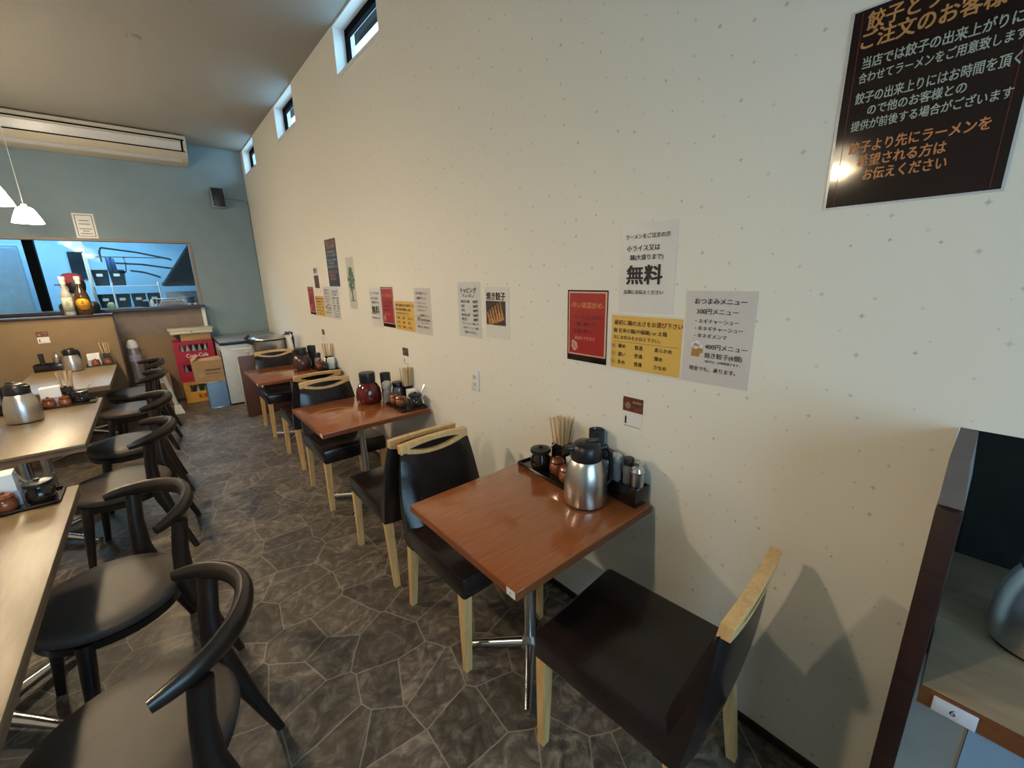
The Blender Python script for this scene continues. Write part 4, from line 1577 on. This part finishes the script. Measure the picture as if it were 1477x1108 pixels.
# ------------------------------------------------------------------ pendant lamps
for i, (x, y, z) in enumerate(LAMPS):
    lb = ('glowing bell-shaped pendant lamp hanging in front of the kitchen opening', 'glowing bell-shaped pendant lamp cut off by the photo edge',
          'glowing bell-shaped pendant lamp over the gap between pale tables', 'glowing bell-shaped pendant lamp above the first pale table')[i]
    if i == 0:
        t = PROTO['lamp'] = thing('pendant_lamp', lb, 'lamp', (x, y, z), 0, 'pendant lamps over the pale tables')
        m = MB()
        m.lathe([(0.108, 0.0), (0.098, 0.030), (0.082, 0.070), (0.068, 0.105), (0.056, 0.128), (0.040, 0.138), (0.02, 0.14), (0.02, 0.137), (0.038, 0.135), (0.053, 0.126), (0.065, 0.103), (0.079, 0.068), (0.095, 0.029), (0.105, 0.0), (0.108, 0.0)], seg=36)
        m.build('lamp_shade', LAMPGLASS, t)
        m = MB()
        m.lathe([(0, 0.136), (0.022, 0.137), (0.020, 0.165), (0.008, 0.175), (0, 0.175)], seg=20)
        m.build('socket_cap', WHITEP, t)
        m = MB()
        m.tube([(0, 0, 0.172), (0, 0, CZ - z - 0.02)], 0.0025, 8)
        m.lathe([(0, CZ - z - 0.025), (0.045, CZ - z - 0.025), (0.05, CZ - z), (0, CZ - z)], seg=20)
        m.build('cord', WHITEP, t)
        m = MB()
        m.lathe([(0, 0.035), (0.018, 0.042), (0.025, 0.06), (0.018, 0.085), (0.010, 0.10), (0.010, 0.136), (0, 0.136)], seg=20)
        m.build('bulb', M('lit bulb', (1, 0.9, 0.7), 0.3, emit=(1.0, 0.80, 0.50), es=8.0), t)
    else:
        t = dup(PROTO['lamp'], (x, y, z), 0, lb)
        if i == 3:
            for c in t.children:
                if c.name.startswith('lamp_shade'):
                    c.data = c.data.copy()
                    c.data.materials[0] = LAMPDIM
    l = bpy.data.lights.new('pendant_light', 'POINT')
    l.energy = LAMP_W[i]
    l.color = LAMP_COL
    l.shadow_soft_size = 0.04
    o = bpy.data.objects.new('pendant_light', l)
    o.location = (x, y, z + (0.022 if i == 3 else -0.005))
    COL.objects.link(o)

# ------------------------------------------------------------------ kitchen beyond the opening
m = MB()
m.box(-5.2, 0.0, 10.1, 10.2, 0, 2.8)
m.box(-5.2, -5.1, 7.62, 10.1, 0, 2.8)
m.box(-0.1, 0.0, 7.62, 10.1, 0, 2.8)
struct(m.build('wall_kitchen', KWALL, smooth=False))
m = MB()
m.box(-5.2, 0.0, 7.62, 10.2, 2.8, 2.9)
struct(m.build('ceiling_kitchen', WHITEP, smooth=False))
m = MB()
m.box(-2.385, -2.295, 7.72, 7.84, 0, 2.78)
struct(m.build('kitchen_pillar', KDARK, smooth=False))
# sliding glass panes in the opening
o = None
for x0, x1 in ((-3.88, -1.872), (-1.862, -0.815)):
    m = MB()
    m.box(x0, x1, FY + 0.05, FY + 0.056, PZ0, PZ1 - 0.032)
    g = m.build('window_4' if o is None else 'window_5', GLASS, None, smooth=False)
    struct(g)
    o = g
m = MB()
m.box(-1.872, -1.862, FY + 0.046, FY + 0.062, PZ0, PZ1 - 0.032)
struct(m.build('trim_3', GREYSTEEL, smooth=False))
t = thing('kitchen_fill_housing', 'flat housing added over the kitchen fill lamp, out of view', 'lamp housing', (-2.4, 8.9, 2.74))  # unseen housing, added only to carry the kitchen's fill lamp
m = MB()
m.box(-1.3, 1.3, -0.6, 0.6, 0.03, 0.058)
m.build('housing', WHITEP, t, smooth=False)
t = thing('refrigerator', 'tall pale steel refrigerator behind the glass, left of the black pillar', 'refrigerator', (-3.15, 8.95, 0))
m = MB()
m.box(-0.60, 0.60, -0.30, 0.35, 0.05, 2.12, bevel=0.01)
m.build('body', M('pale steel doors', (0.20, 0.33, 0.43), 0.6), t)
m = MB()
m.box(-0.58, -0.005, -0.325, -0.30, 0.08, 2.08, bevel=0.006)
m.build('door', M('pale steel door', (0.22, 0.35, 0.45), 0.6), t)
m = MB()
m.box(0.005, 0.58, -0.325, -0.30, 0.08, 2.08, bevel=0.006)
m.build('door', M('steel door', (0.21, 0.34, 0.44), 0.6), t)
m = MB()
m.tube([(0.05, -0.345, 1.35), (0.05, -0.345, 1.65)], 0.012, 8)
m.build('handle', CHROME, t)
m = MB()
m.box(-2.235, -2.03, 10.06, 10.098, 1.70, 2.12)
tag(m.build('slate_board', KSLATE, smooth=False), 'dark slate board high on the kitchen back wall', 'board')
t = thing('worktop_counter', 'long steel worktop running along the kitchen opening', 'counter', (-2.2, 8.2, 0))
m = MB()
m.box(-1.1, 1.35, -0.25, 0.25, 1.16, 1.20, bevel=0.004)
m.build('worktop', GREYSTEEL, t)
m = MB()
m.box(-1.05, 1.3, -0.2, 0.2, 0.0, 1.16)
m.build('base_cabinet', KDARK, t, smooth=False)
t = thing('storage_rack', 'steel rack of dark trays on the kitchen back wall', 'rack', (-1.62, 9.25, 0))
for x, y in ((-0.36, -0.18), (-0.13, -0.18), (0.43, -0.18), (-0.36, 0.18), (0.43, 0.18)):
    m = MB()
    m.tube([(x, y, 0), (x, y, 2.05 if x < -0.2 else 1.62)], 0.013, 8)
    m.build('upright', VINYL_PIPE, t)
for z in (1.20, 1.57):
    m = MB()
    m.box(-0.37, 0.445, -0.19, 0.19, z - 0.012, z)
    m.build('shelf', VINYL_PIPE, t, smooth=False)
for i in range(4):
    for j, z in enumerate((1.201, 1.571)):
        if j and i > 1:
            continue
        b = thing('kitchen_tub', 'dark tub on the %s shelf of the kitchen rack' % ('lower', 'upper')[j], 'tub', (-1.86 + i * 0.195, 9.28, z), 0, 'dark tubs on the kitchen rack ' + ('lower', 'upper')[j])
        m = MB()
        m.hexa([(-0.075, -0.12, 0), (0.075, -0.12, 0), (0.075, 0.12, 0), (-0.075, 0.12, 0)], [(-0.09, -0.135, 0.24), (0.09, -0.135, 0.24), (0.09, 0.135, 0.24), (-0.09, 0.135, 0.24)])
        m.build('tub_body', KSLATE, b, smooth=False)
        m = MB()
        m.box(-0.04, 0.03, -0.140, -0.132, 0.14, 0.18)
        m.build('paper_label', PAPER, b, smooth=False)
t = thing('range_hood', 'black sloping extractor hood at the kitchen opening, beside the frame', 'extractor hood', (-0.62, 8.75, 0))
m = MB()
m.hexa([(-0.50, -0.55, 1.60), (0.50, -0.55, 1.60), (0.50, 0.75, 1.60), (-0.50, 0.75, 1.60)], [(0.02, -0.40, 2.35), (0.50, -0.40, 2.35), (0.50, 0.70, 2.35), (0.02, 0.70, 2.35)])
m.build('canopy', KDARK, t, smooth=False)
m = MB()
m.box(-0.52, 0.50, -0.58, 0.78, 1.545, 1.60)
m.build('rim', KSLATE, t, smooth=False)
m = MB()
m.box(0.15, 0.5, -0.1, 0.5, 2.35, 2.79)
m.build('duct', KDARK, t, smooth=False)
t = thing('gas_range', 'dark gas range below the extractor hood', 'stove', (-0.58, 8.85, 0))
m = MB()
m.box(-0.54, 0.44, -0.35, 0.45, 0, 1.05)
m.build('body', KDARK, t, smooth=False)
m = MB()
m.box(-0.54, 0.44, 0.40, 0.45, 1.05, 1.45)
m.build('splashback', GREYSTEEL, t, smooth=False)
for i, (x, r) in enumerate(((-0.92, 0.14), (-0.50, 0.20))):
    p = thing('stock_pot', ('dented steel stock pot on the gas range', 'big dark stock pot at the back of the gas range')[i], 'pot', (x, 8.85, 1.052))
    m = MB()
    m.lathe([(0, 0), (r * .95, 0), (r, 0.02), (r, 0.30), (r + 0.012, 0.305), (r + 0.012, 0.315), (r - 0.006, 0.315), (r - 0.006, 0.04), (0, 0.03)], seg=30)
    m.build('pot_body', (STEEL, KDARK)[i], p)
    m = MB()
    m.tube([(r, -0.05, 0.22), (r + 0.05, -0.05, 0.23), (r + 0.05, 0.05, 0.23), (r, 0.05, 0.22)], 0.008, 8)
    m.build('handle', CHROME, p)
for i, (x0, z0, x1, z1, y) in enumerate(((-1.80, 2.17, -0.95, 2.00, 9.7), (-1.70, 1.93, -0.95, 1.84, 9.62), (-1.50, 1.80, -1.16, 1.70, 9.3))):
    m = MB()
    m.tube([(x0, y, z0), ((x0 + x1) / 2, y, (z0 + z1) / 2 + 0.02), (x1, y, z1), (x1 + 0.02, y, z1 - 0.02)], 0.014, 8)
    tag(m.build('gas_pipe', KSLATE), ('thin bent pipe near the kitchen ceiling', 'grey pipe running behind the blue cloth', 'lowest grey pipe toward the extractor hood')[i], 'pipe')
m = MB()
m.tube([(-1.80, 9.7, 2.17), (-1.83, 9.7, 2.10), (-1.83, 9.7, 1.95)], 0.014, 8)
tag(m.build('pipe_drop', KSLATE), 'short vertical pipe above the blue cloth', 'pipe')
m = MB()
for k in range(9):
    pass
n = 10
A = [m.bm.verts.new((-1.735 + 0.09 * i / n, 8.62 + 0.012 * sin(i * 1.3), 1.965 + 0.01 * cos(i))) for i in range(n + 1)]
Bv = [m.bm.verts.new((-1.735 + 0.10 * i / n, 8.62 + 0.02 * sin(i * 1.3 + .4), 1.78 + 0.012 * sin(i * 2))) for i in range(n + 1)]
for i in range(n):
    m.bm.faces.new([A[i], A[i + 1], Bv[i + 1], Bv[i]])
o = tag(m.build('hanging_cloth', KBLUE), 'blue cloth hanging among the kitchen pipes', 'cloth')
sol = o.modifiers.new('thick', 'SOLIDIFY')
sol.thickness = 0.004
m = MB()
m.tube([(-1.83, 8.62, 1.975), (-1.55, 8.62, 1.975), (-1.3, 8.62, 1.97), (-1.02, 8.62, 1.968)], 0.006, 8)
tag(m.build('cloth_rail', KSLATE), 'thin rail carrying the blue cloth and the hanging ladle', 'rail')
t = thing('ladle', 'dark ladle hanging beside the blue cloth', 'ladle', (-1.575, 8.60, 1.74))
m = MB()
m.lathe([(0, 0), (0.03, 0.008), (0.045, 0.035), (0.042, 0.035), (0.028, 0.012), (0, 0.004)], seg=18)
m.build('bowl', KDARK, t)
m = MB()
m.tube([(0.04, 0, 0.035), (0.05, 0, 0.15), (0.045, 0.01, 0.228), (0.04, 0.025, 0.226)], 0.006, 8)
m.build('handle', KDARK, t)
m = MB()
m.lathe([(0, 0), (0.25, 0.0), (0.30, 0.06), (0.33, 0.12), (0.32, 0.12), (0.29, 0.065), (0.24, 0.012), (0, 0.01)], seg=32)
o = tag(m.build('steel_bowl', STEEL), 'wide pale steel bowl on the kitchen worktop beside the range', 'bowl')
o.location = (-1.16, 8.20, 1.201)
o.scale = (0.55, 0.55, 0.8)
# things along the sill of the opening
for i, (x, r, h, mt, lb) in enumerate(((-1.74, 0.04, 0.06, M('green tub', (0.25, 0.42, 0.22), 0.5), 'small green tub on the sill of the kitchen opening'),
                                       (-1.40, 0.035, 0.075, KDARK, 'dark bottle on the sill of the kitchen opening'),
                                       (-1.33, 0.022, 0.08, WHITEP, 'white bottle on the sill of the kitchen opening'))):
    t = thing('sill_bottle', lb, 'bottle', (x, 7.60, PZ0 + 0.001))
    m = MB()
    m.lathe([(0, 0), (r * .9, 0), (r, 0.006), (r, h * .8), (r * .7, h), (0, h)], seg=20)
    m.build('body', mt, t)
    m = MB()
    m.lathe([(0, h), (r * .6, h), (r * .6, h + 0.015), (0, h + 0.016)], seg=16)
    m.build('cap', WHITEP, t)
t = thing('towel_bar', 'silver bar with a folded pale towel on the sill of the kitchen opening', 'towel bar', (-1.12, 7.58, PZ0))
m = MB()
m.tube([(-0.16, 0, 0.0), (-0.16, 0, 0.085), (-0.14, 0, 0.095), (0.14, 0, 0.095), (0.16, 0, 0.085), (0.16, 0, 0.0)], 0.008, 10)
m.build('bar', CHROME, t)
m = MB()
m.box(-0.13, 0.13, 0.02, 0.06, 0.002, 0.07, bevel=0.012)
m.build('towel', M('greyish towel', (0.34, 0.28, 0.28), 0.9), t)
for i, x in enumerate((-0.93, -0.86)):
    t = thing('small_dish', ('pale dish on the sill beside the window frame', 'second pale dish on the sill, touching the frame')[i], 'dish', (x, 7.52, PZ0 + 0.001))
    m = MB()
    m.lathe([(0, 0), (0.018, 0), (0.032, 0.02), (0.030, 0.021), (0.016, 0.004), (0, 0.003)], seg=20)
    m.build('dish_bowl', WHITEP, t)

# ------------------------------------------------------------------ posters on the starred wall
POSTER_ROT = (radians(90), 0, radians(-90))    # local x -> -Y, local y -> Z, local z -> -X (into the room)


def sheet(parent, x0, x1, y0, y1, z0, z1, mat, name='sheet'):
    m_ = MB()
    m_.box(x0, x1, y0, y1, z0, z1)
    return m_.build(name, mat, parent, smooth=False)


def poster(name, label, cat, ytop_left, ztop, w, h, mat, group=None):
    t_ = thing(name, label, cat, (-0.0006, ytop_left - w / 2, ztop - h / 2), 0, group, POSTER_ROT)
    sheet(t_, -w / 2, w / 2, -h / 2, h / 2, 0, 0.001, mat)
    return t_


def lines_uv(w, h, rows):
    return [((s, -w / 2 + u0 * w, h / 2 - v * h, (u1 - u0) * w) + tuple(rest)) for (s, u0, u1, v, *rest) in rows]


A4W, A4H = 0.210, 0.297


def poster_free(label, y, z):
    w, h = A4W, A4H
    p = poster('notice_poster', label, 'poster', y, z, w + 0.012, h + 0.014, LAMINATE)
    lettering(p, INK, lines_uv(w, h, [('ラーメンをご注文の方', .07, .90, .12, None, .02), ('小ライス又は', .10, .73, .255, None, .02), ('麺(大盛りまで)', .17, .80, .365, None, .016),
                                      ('無料', .12, .80, .565, .066, .03), ('店員にお伝えください', .07, .84, .77, None, .02)]))
    return p


def poster_red(label, y, z):
    w, h = A4W, A4H
    p = poster('red_poster', label, 'poster', y, z, w, h, POSTDARK)
    sheet(p, -w / 2 + .006, w / 2 - .004, -h / 2 + .026, h / 2 - .006, 0.001, 0.0014, INKPINK, 'border')
    sheet(p, -w / 2 + .012, w / 2 - .012, -h / 2 + .032, h / 2 - .012, 0.0014, 0.0018, POSTRED, 'red_field')
    lettering(p, INKORANGE, lines_uv(w, h, [('-辛い高菜炒め-', .08, .92, .205, None, .02)]), .0022)
    lettering(p, INKPURP, lines_uv(w, h, [('・ラーメンに入れて！', .12, .90, .37, None, .02), ('・ご飯に乗せて！', .12, .72, .465, None, .02), ('・お酒の肴に！', .12, .64, .565, None, .02)]), .0022)
    lettering(p, INKPINK, lines_uv(w, h, [('追加もできます', .20, .72, .665, None, .0)]), .0022)
    m_ = MB()
    for cx, cy, r in ((-.070, -.070, .010), (-.060, -.078, .012), (-.072, -.084, .009), (-.062, -.095, .011), (-.052, -.090, .008)):
        m_.prism([(cx + r * cos(k * pi / 5), cy + r * sin(k * pi / 5)) for k in range(10)], .0019, .0022)
    m_.build('drawing', INKPINK, p, smooth=False)
    return p


def poster_yellow(label, y, z):
    w, h = A4H, A4W
    p = poster('yellow_poster', label, 'poster', y, z, w + .008, h + .008, LAMINATE)
    sheet(p, -w / 2 + .003, w / 2 - .003, -h / 2 + .003, h / 2 - .003, 0.001, 0.0016, POSTYEL, 'yellow_field')
    lettering(p, INKRED, lines_uv(w, h, [('最初に麺の太さをお選び下さい', .05, .99, .14, None, .024)]))
    rows = [('麺 従来の麺(中細麺) or 太麺', .04, .80, .29, None, .014), ('次にお好みをお伝え下さい。', .04, .72, .41, None, .014)]
    for v, a, b_, c_ in ((.57, '硬め', '普通', '柔らかめ'), (.72, '濃い', '普通', '薄め'), (.87, '多め', '普通', '少なめ')):
        rows += [(a, .12, .235, v, None, .02), (b_, .37, .485, v, None, .02), (c_, .65, .65 + .057 * len(c_), v, None, .02)]
    for v, a in ((.57, '麺'), (.72, '味'), (.87, '脂')):
        rows += [(a, .032, .066, v, None, .0)]
    lettering(p, INK, lines_uv(w, h, rows))
    m_ = MB()
    m_.box(-w / 2 + .012, w / 2 - .012, h / 2 - .49 * h - .0005, h / 2 - .49 * h + .0005, .0016, .002)
    for v in (.57, .72, .87):
        cx, cy = -w / 2 + .049 * w, h / 2 - v * h
        n_ = 20
        for k in range(n_):
            a0, a1 = 2 * pi * k / n_, 2 * pi * (k + 1) / n_
            q = [(cx + r * cos(a), cy + r * sin(a)) for r, a in ((.0095, a0), (.0105, a0), (.0105, a1), (.0095, a1))]
            m_.bm.faces.new([m_.bm.verts.new((x_, y_, .002)) for x_, y_ in q])
    m_.build('rule', INK, p, smooth=False)
    return p


def poster_menu(label, y, z):
    w, h = A4W, A4H
    p = poster('menu_poster', label, 'poster', y, z, w + .006, h + .006, LAMPINK)
    lettering(p, INK, lines_uv(w, h, [('おつまみメニュー', .12, .88, .10, None, .02), ('300円メニュー', .16, .78, .21, None, .014), ('・ネギチャーシュー', .15, .80, .315, None, .012),
                                      ('・辛ネギチャーシュー', .15, .87, .395, None, .012), ('・辛ネギメンマ', .15, .65, .475, None, .012), ('400円メニュー', .34, .96, .59, None, .014),
                                      ('焼き餃子(6個)', .34, .90, .69, None, .012), ('*餃子は、お時間頂きます。', .35, .88, .755, None, .01), ('現金でも、承ります。', .11, .83, .845, None, .016)]))
    m_ = MB()
    cx, cy = -w / 2 + .20 * w, h / 2 - .635 * h
    m_.prism([(cx - .017, cy - .022), (cx + .012, cy - .024), (cx + .016, cy + .008), (cx - .013, cy + .012)], .001, .0016)
    m_.prism([(cx + .014, cy - .012), (cx + .021, cy - .010), (cx + .023, cy + .003), (cx + .016, cy + .005)], .001, .0014)
    m_.build('mug_print', INKBEER, p, smooth=False)
    m_ = MB()
    for dx, dy, r in ((-.010, .016, .009), (.002, .020, .010), (.013, .014, .008), (-.002, .012, .010)):
        m_.prism([(cx + dx + r * cos(k * pi / 6), cy + dy + r * sin(k * pi / 6)) for k in range(12)], .0016, .0019)
    m_.build('foam_print', INKWHITE, p, smooth=False)
    return p


def poster_topping(label, y, z):
    w, h = A4W, A4H
    p = poster('topping_poster', label, 'poster', y, z, w + .01, h + .01, M('cool laminate', (0.60, 0.61, 0.61), 0.32, var=.02))
    rows = [('トッピング', .14, .84, .135, None, .03), ('ちょい足し！', .22, .74, .235, None, .014)]
    for i_, (a, b_) in enumerate((('味玉子1個', '100円'), ('ねぎ', '100円'), ('のり', '100円'), ('ほうれん草', '200円'), ('替え玉', '200円'))):
        v = .345 + i_ * .083
        rows += [(a, .14, .14 + .075 * len(a), v, .017, .02), (b_, .68, .90, v, .017, .02)]
    rows += [('チャーシュー(3枚)  丼', .16, .90, .76, .015, .012), ('ネギチャーシュー 300円', .18, .90, .84, .016, .014), ('単品もできます。', .25, .80, .925, None, .02)]
    lettering(p, INK, lines_uv(w, h, rows))
    return p


pf = poster_free('white notice poster reading free rice or noodles, above the yellow poster', 0.972, 1.742)
poster_red('red poster with orange title above the thermos wall table', 1.232, 1.511)
poster_yellow('yellow noodle choice poster with large clear writing, beside the beer mug menu', 1.006, 1.425)
poster_menu('grey snack menu poster with a beer mug above the lone dark leather chair', 0.701, 1.513)
poster_topping('white topping price list beside the dumpling photo poster', 2.082, 1.548)
poster_free('white free rice notice beside the red poster over the red pot table', 3.375, 1.512)
poster_red('red poster over the red pot table', 3.150, 1.516)
poster_yellow('yellow noodle choice poster over the red pot table', 2.925, 1.425)
poster_menu('grey snack menu poster over the red pot table', 2.615, 1.512)
poster_red('red poster closest to the far corner, over the dark brown pot table', 5.09, 1.512)
poster_yellow('yellow noodle choice poster closest to the far corner', 4.855, 1.425)
poster_menu('grey snack menu poster closest to the far corner, under the dark notice', 4.548, 1.516)
poster_topping('white topping price list closest to the far corner', 4.318, 1.516)

# dumpling photo poster
def poster_photo(label, y, z, w, h, small=False):
    p = poster('photo_poster', label, 'poster', y, z, w, h, LAMINATE)
    if small:
        sheet(p, -w * .46, w * .46, -h * .30, h * .18, .001, .0015, INKBROWN, 'photo')
    else:
        sheet(p, -w / 2 + .008, w / 2 - .030, -h * .24, h * .23, .001, .0015, M('dark plate photo', (0.055, 0.042, 0.040), 0.3, var=.5, scale=40), 'photo')
        m_ = MB()
        for i_ in range(6):
            cx, cy = -.065 + i_ * .022, -.030 + i_ * .0085
            pts = []
            for k in range(15):
                a = pi * k / 14
                pts.append((cx - .010 + .030 * (1 - cos(a)) * .55 - .004 * i_ * .3, cy + .050 * cos(a) * (0.7 + .06 * i_)))
            for k in range(15):
                a = pi * (14 - k) / 14
                pts.append((cx - .010 + .018 * (1 - cos(a)) * .45 - .012 + .002 * sin(a), cy + .045 * cos(a) * (0.7 + .06 * i_)))
            m_.prism(pts, .0016 + .0001 * i_, .0018 + .0001 * i_)
        m_.build('dumpling_print', INKDUMP, p, smooth=False)
    return p


pp = poster_photo('white poster with a photo of fried dumplings', 1.822, 1.522, 0.200, 0.265)
lettering(pp, INK, [('焼き餃子', -.085, .086, .155, .040, .035)])
ps = poster_photo('small white poster with a brown photo above a yellow poster', 4.80, 1.712, 0.165, 0.265, True)
lettering(ps, INK, [('餃子', -.055, .095, .11, .05, .03)])

# dark notices
def dark_notice(label, y, z, full):
    w, h = .297, .420
    p = poster('dark_notice', label, 'poster', y, z, w + .010, h + .010, M('clear laminate margin', (.55, .56, .58), .2, var=.02))
    sheet(p, -w / 2, w / 2, -h / 2, h / 2, .001, .0016, POSTDARK if full else M('matt dark poster', (0.018, 0.010, 0.012), 0.38, var=.1), 'dark_field')
    k = .0012
    m_ = MB()
    for sx in (-1, 1):
        m_.box(sx * (w / 2 - .016) - k / 2, sx * (w / 2 - .016) + k / 2, -h / 2 + .004, h / 2 - .004, .0016, .0019)
    m_.build('border_line', INKRED, p, smooth=False)
    lettering(p, INKGOLD, lines_uv(w, h, [('餃子とラーメンを', .09, .93, .062, .036, .025), ('ご注文のお客様へ', .07, .93, .150, .036, .025)]))
    pale = INKPALE
    lettering(p, pale, lines_uv(w, h, [('当店では餃子の出来上がりに', .10, .92, .262, .024, .02), ('合わせてラーメンをご用意致します', .09, .95, .335, .022, .018),
                                       ('餃子の出来上りにはお時間を頂く', .09, .95, .435, .024, .018), ('ので他のお客様との', .18, .72, .505, .022, .018), ('提供が前後する場合がございます', .09, .95, .575, .022, .018)]))
    lettering(p, INKORANGE, lines_uv(w, h, [('餃子より先にラーメンを', .10, .88, .690, .026, .024), ('希望される方は', .17, .68, .765, .026, .024), ('お伝えください', .22, .70, .840, .026, .024)]))
    return p


dark_notice('large dark notice with gold writing high on the wall above the alcove', 0.356, 2.148, True)
dark_notice('dark notice with pale and orange writing near the tree picture', 4.325, 1.946, False)

# tree picture
t = poster('tree_picture', 'tall narrow picture of a green tree', 'picture', 3.825, 1.762, .175, .435, M('pale picture paper', (.52, .52, .47), .6, var=.04))
m = MB()
for i in range(150):
    a = random.uniform(0, 2 * pi)
    q = math.sqrt(random.random())
    yy = .035 + .105 * q * sin(a)
    xx = .070 * q * cos(a) * (1.0 if yy < .07 else .8)
    r = random.uniform(.006, .014)
    m.prism([(xx + r * cos(k * pi / 3 + a), yy + r * sin(k * pi / 3 + a)) for k in range(6)], .001, .0014 + .000005 * i)
o = m.build('tree_crown', INKGREEN, t, smooth=False)
m = MB()
m.prism([(-.014, -.145), (.014, -.145), (.007, -.02), (-.007, -.02)], .001, .0013)
m.prism([(-.055, -.150), (.06, -.150), (.06, -.143), (-.055, -.143)], .001, .0012)
m.build('tree_trunk', M('dark green print', (.045, .085, .05), .6), t, smooth=False)

# small stickers over each table
def sticker(label, loc, rot, red=False):
    t_ = thing('wall_sticker', label, 'sticker', loc, 0, 'small stickers over the tables', rot)
    sheet(t_, -.045, .045, -.062, .062, 0, .0006, PAPER)
    sheet(t_, -.045, .045, .004, .062, .0006, .0010, INKBROWN, 'photo')
    m_ = MB()
    m_.prism([(-.034, -.048), (-.026, -.048), (-.026, -.022), (-.028, -.016), (-.032, -.016), (-.034, -.022)], .0006, .0010)
    m_.box(-.036, .036, -.057, -.055, .0006, .0008)
    m_.build('mark', INK, t_, smooth=False)
    m_ = MB()
    m_.prism([(-.022 + .013 * cos(k * pi / 8), .028 + .013 * sin(k * pi / 8)) for k in range(16)], .0010, .0013)
    m_.box(-.002, .038, .040, .048, .0010, .0013)
    m_.build('photo_detail', M('pale photo print', (.24, .17, .13), .5, var=.3, scale=60), t_, smooth=False)
    sheet(t_, .008, .040, .008, .024, .0010, .0013, M('rust print', (.20, .05, .035), .5), 'red_patch')
    return t_


sticker('small sticker with a dark photo above the thermos wall table', (-.0006, .887, 1.042), POSTER_ROT)
sticker('small sticker with a dark photo above the red pot table', (-.0006, 2.815, 1.022), POSTER_ROT)
sticker('small sticker with a dark photo above the dark brown pot table', (-.0006, 4.727, 1.008), POSTER_ROT)
sticker('small sticker with a dark photo on the tan partition', (-2.300, 6.7194, 1.045), (radians(90), 0, 0))

t = thing('wall_socket', 'white double wall socket between the red pot and thermos wall tables', 'socket', (-.001, 1.941, .99), 0, None, POSTER_ROT)
m = MB()
m.box(-.036, .036, -.060, .060, 0, .008, bevel=.003)
m.build('plate', WHITEP, t)
for yy in (.022, -.022):
    m = MB()
    m.box(-.018, .018, yy - .014, yy + .014, .008, .0095)
    f_ = m.build('outlet', CREAM, t, smooth=False)
    m = MB()
    m.box(-.008, -.006, yy - .006, yy + .006, .0095, .0098)
    m.box(.006, .008, yy - .006, yy + .006, .0095, .0098)
    m.build('slot', KDARK, f_, smooth=False)

t = thing('framed_sign', 'white paper sign above the kitchen opening', 'sign', (-1.790, FY - .001, 2.285), 0, None, (radians(90), 0, 0))
sheet(t, -.095, .095, -.142, .142, 0, .0015, LAMINATE)
m = MB()
for x0, x1, y0, y1 in ((-.078, .078, .118, .124), (-.078, .078, -.124, -.118), (-.078, -.072, -.118, .118), (.072, .078, -.118, .118)):
    m.box(x0, x1, y0, y1, .0015, .002)
m.build('border', INK, t, smooth=False)
m = MB()
for z0, w in ((.06, .045), (.02, .05), (-.035, .055), (-.06, .03), (-.09, .055)):
    m.box(-w, w, z0 - .006, z0 + .006, .0015, .002)
m.build('print', M('grey print', (.25, .25, .25), .6), t, smooth=False)

# number plate digits
e = bpy.data.objects.new('digit', None)
COL.objects.link(e)
e.parent = bpy.data.objects['alcove_table']
e.location = (-.3412, .63, .6745)
e.rotation_euler = POSTER_ROT
lettering(e, INK, [('6', -.004, 0, .009, .014, 0.0)], .0004, name='digit_print')
e = bpy.data.objects.new('digit', None)
COL.objects.link(e)
e.parent = t1
e.location = (-.718 + .378 - .0031, .767 - 1.085 + .0235, .6855)
e.rotation_euler = POSTER_ROT
lettering(e, M('grey ink', (.3, .3, .32), .6), [('1', -.003, 0, .005, .011, 0.0)], .0003, name='digit_print')
finish_texts()
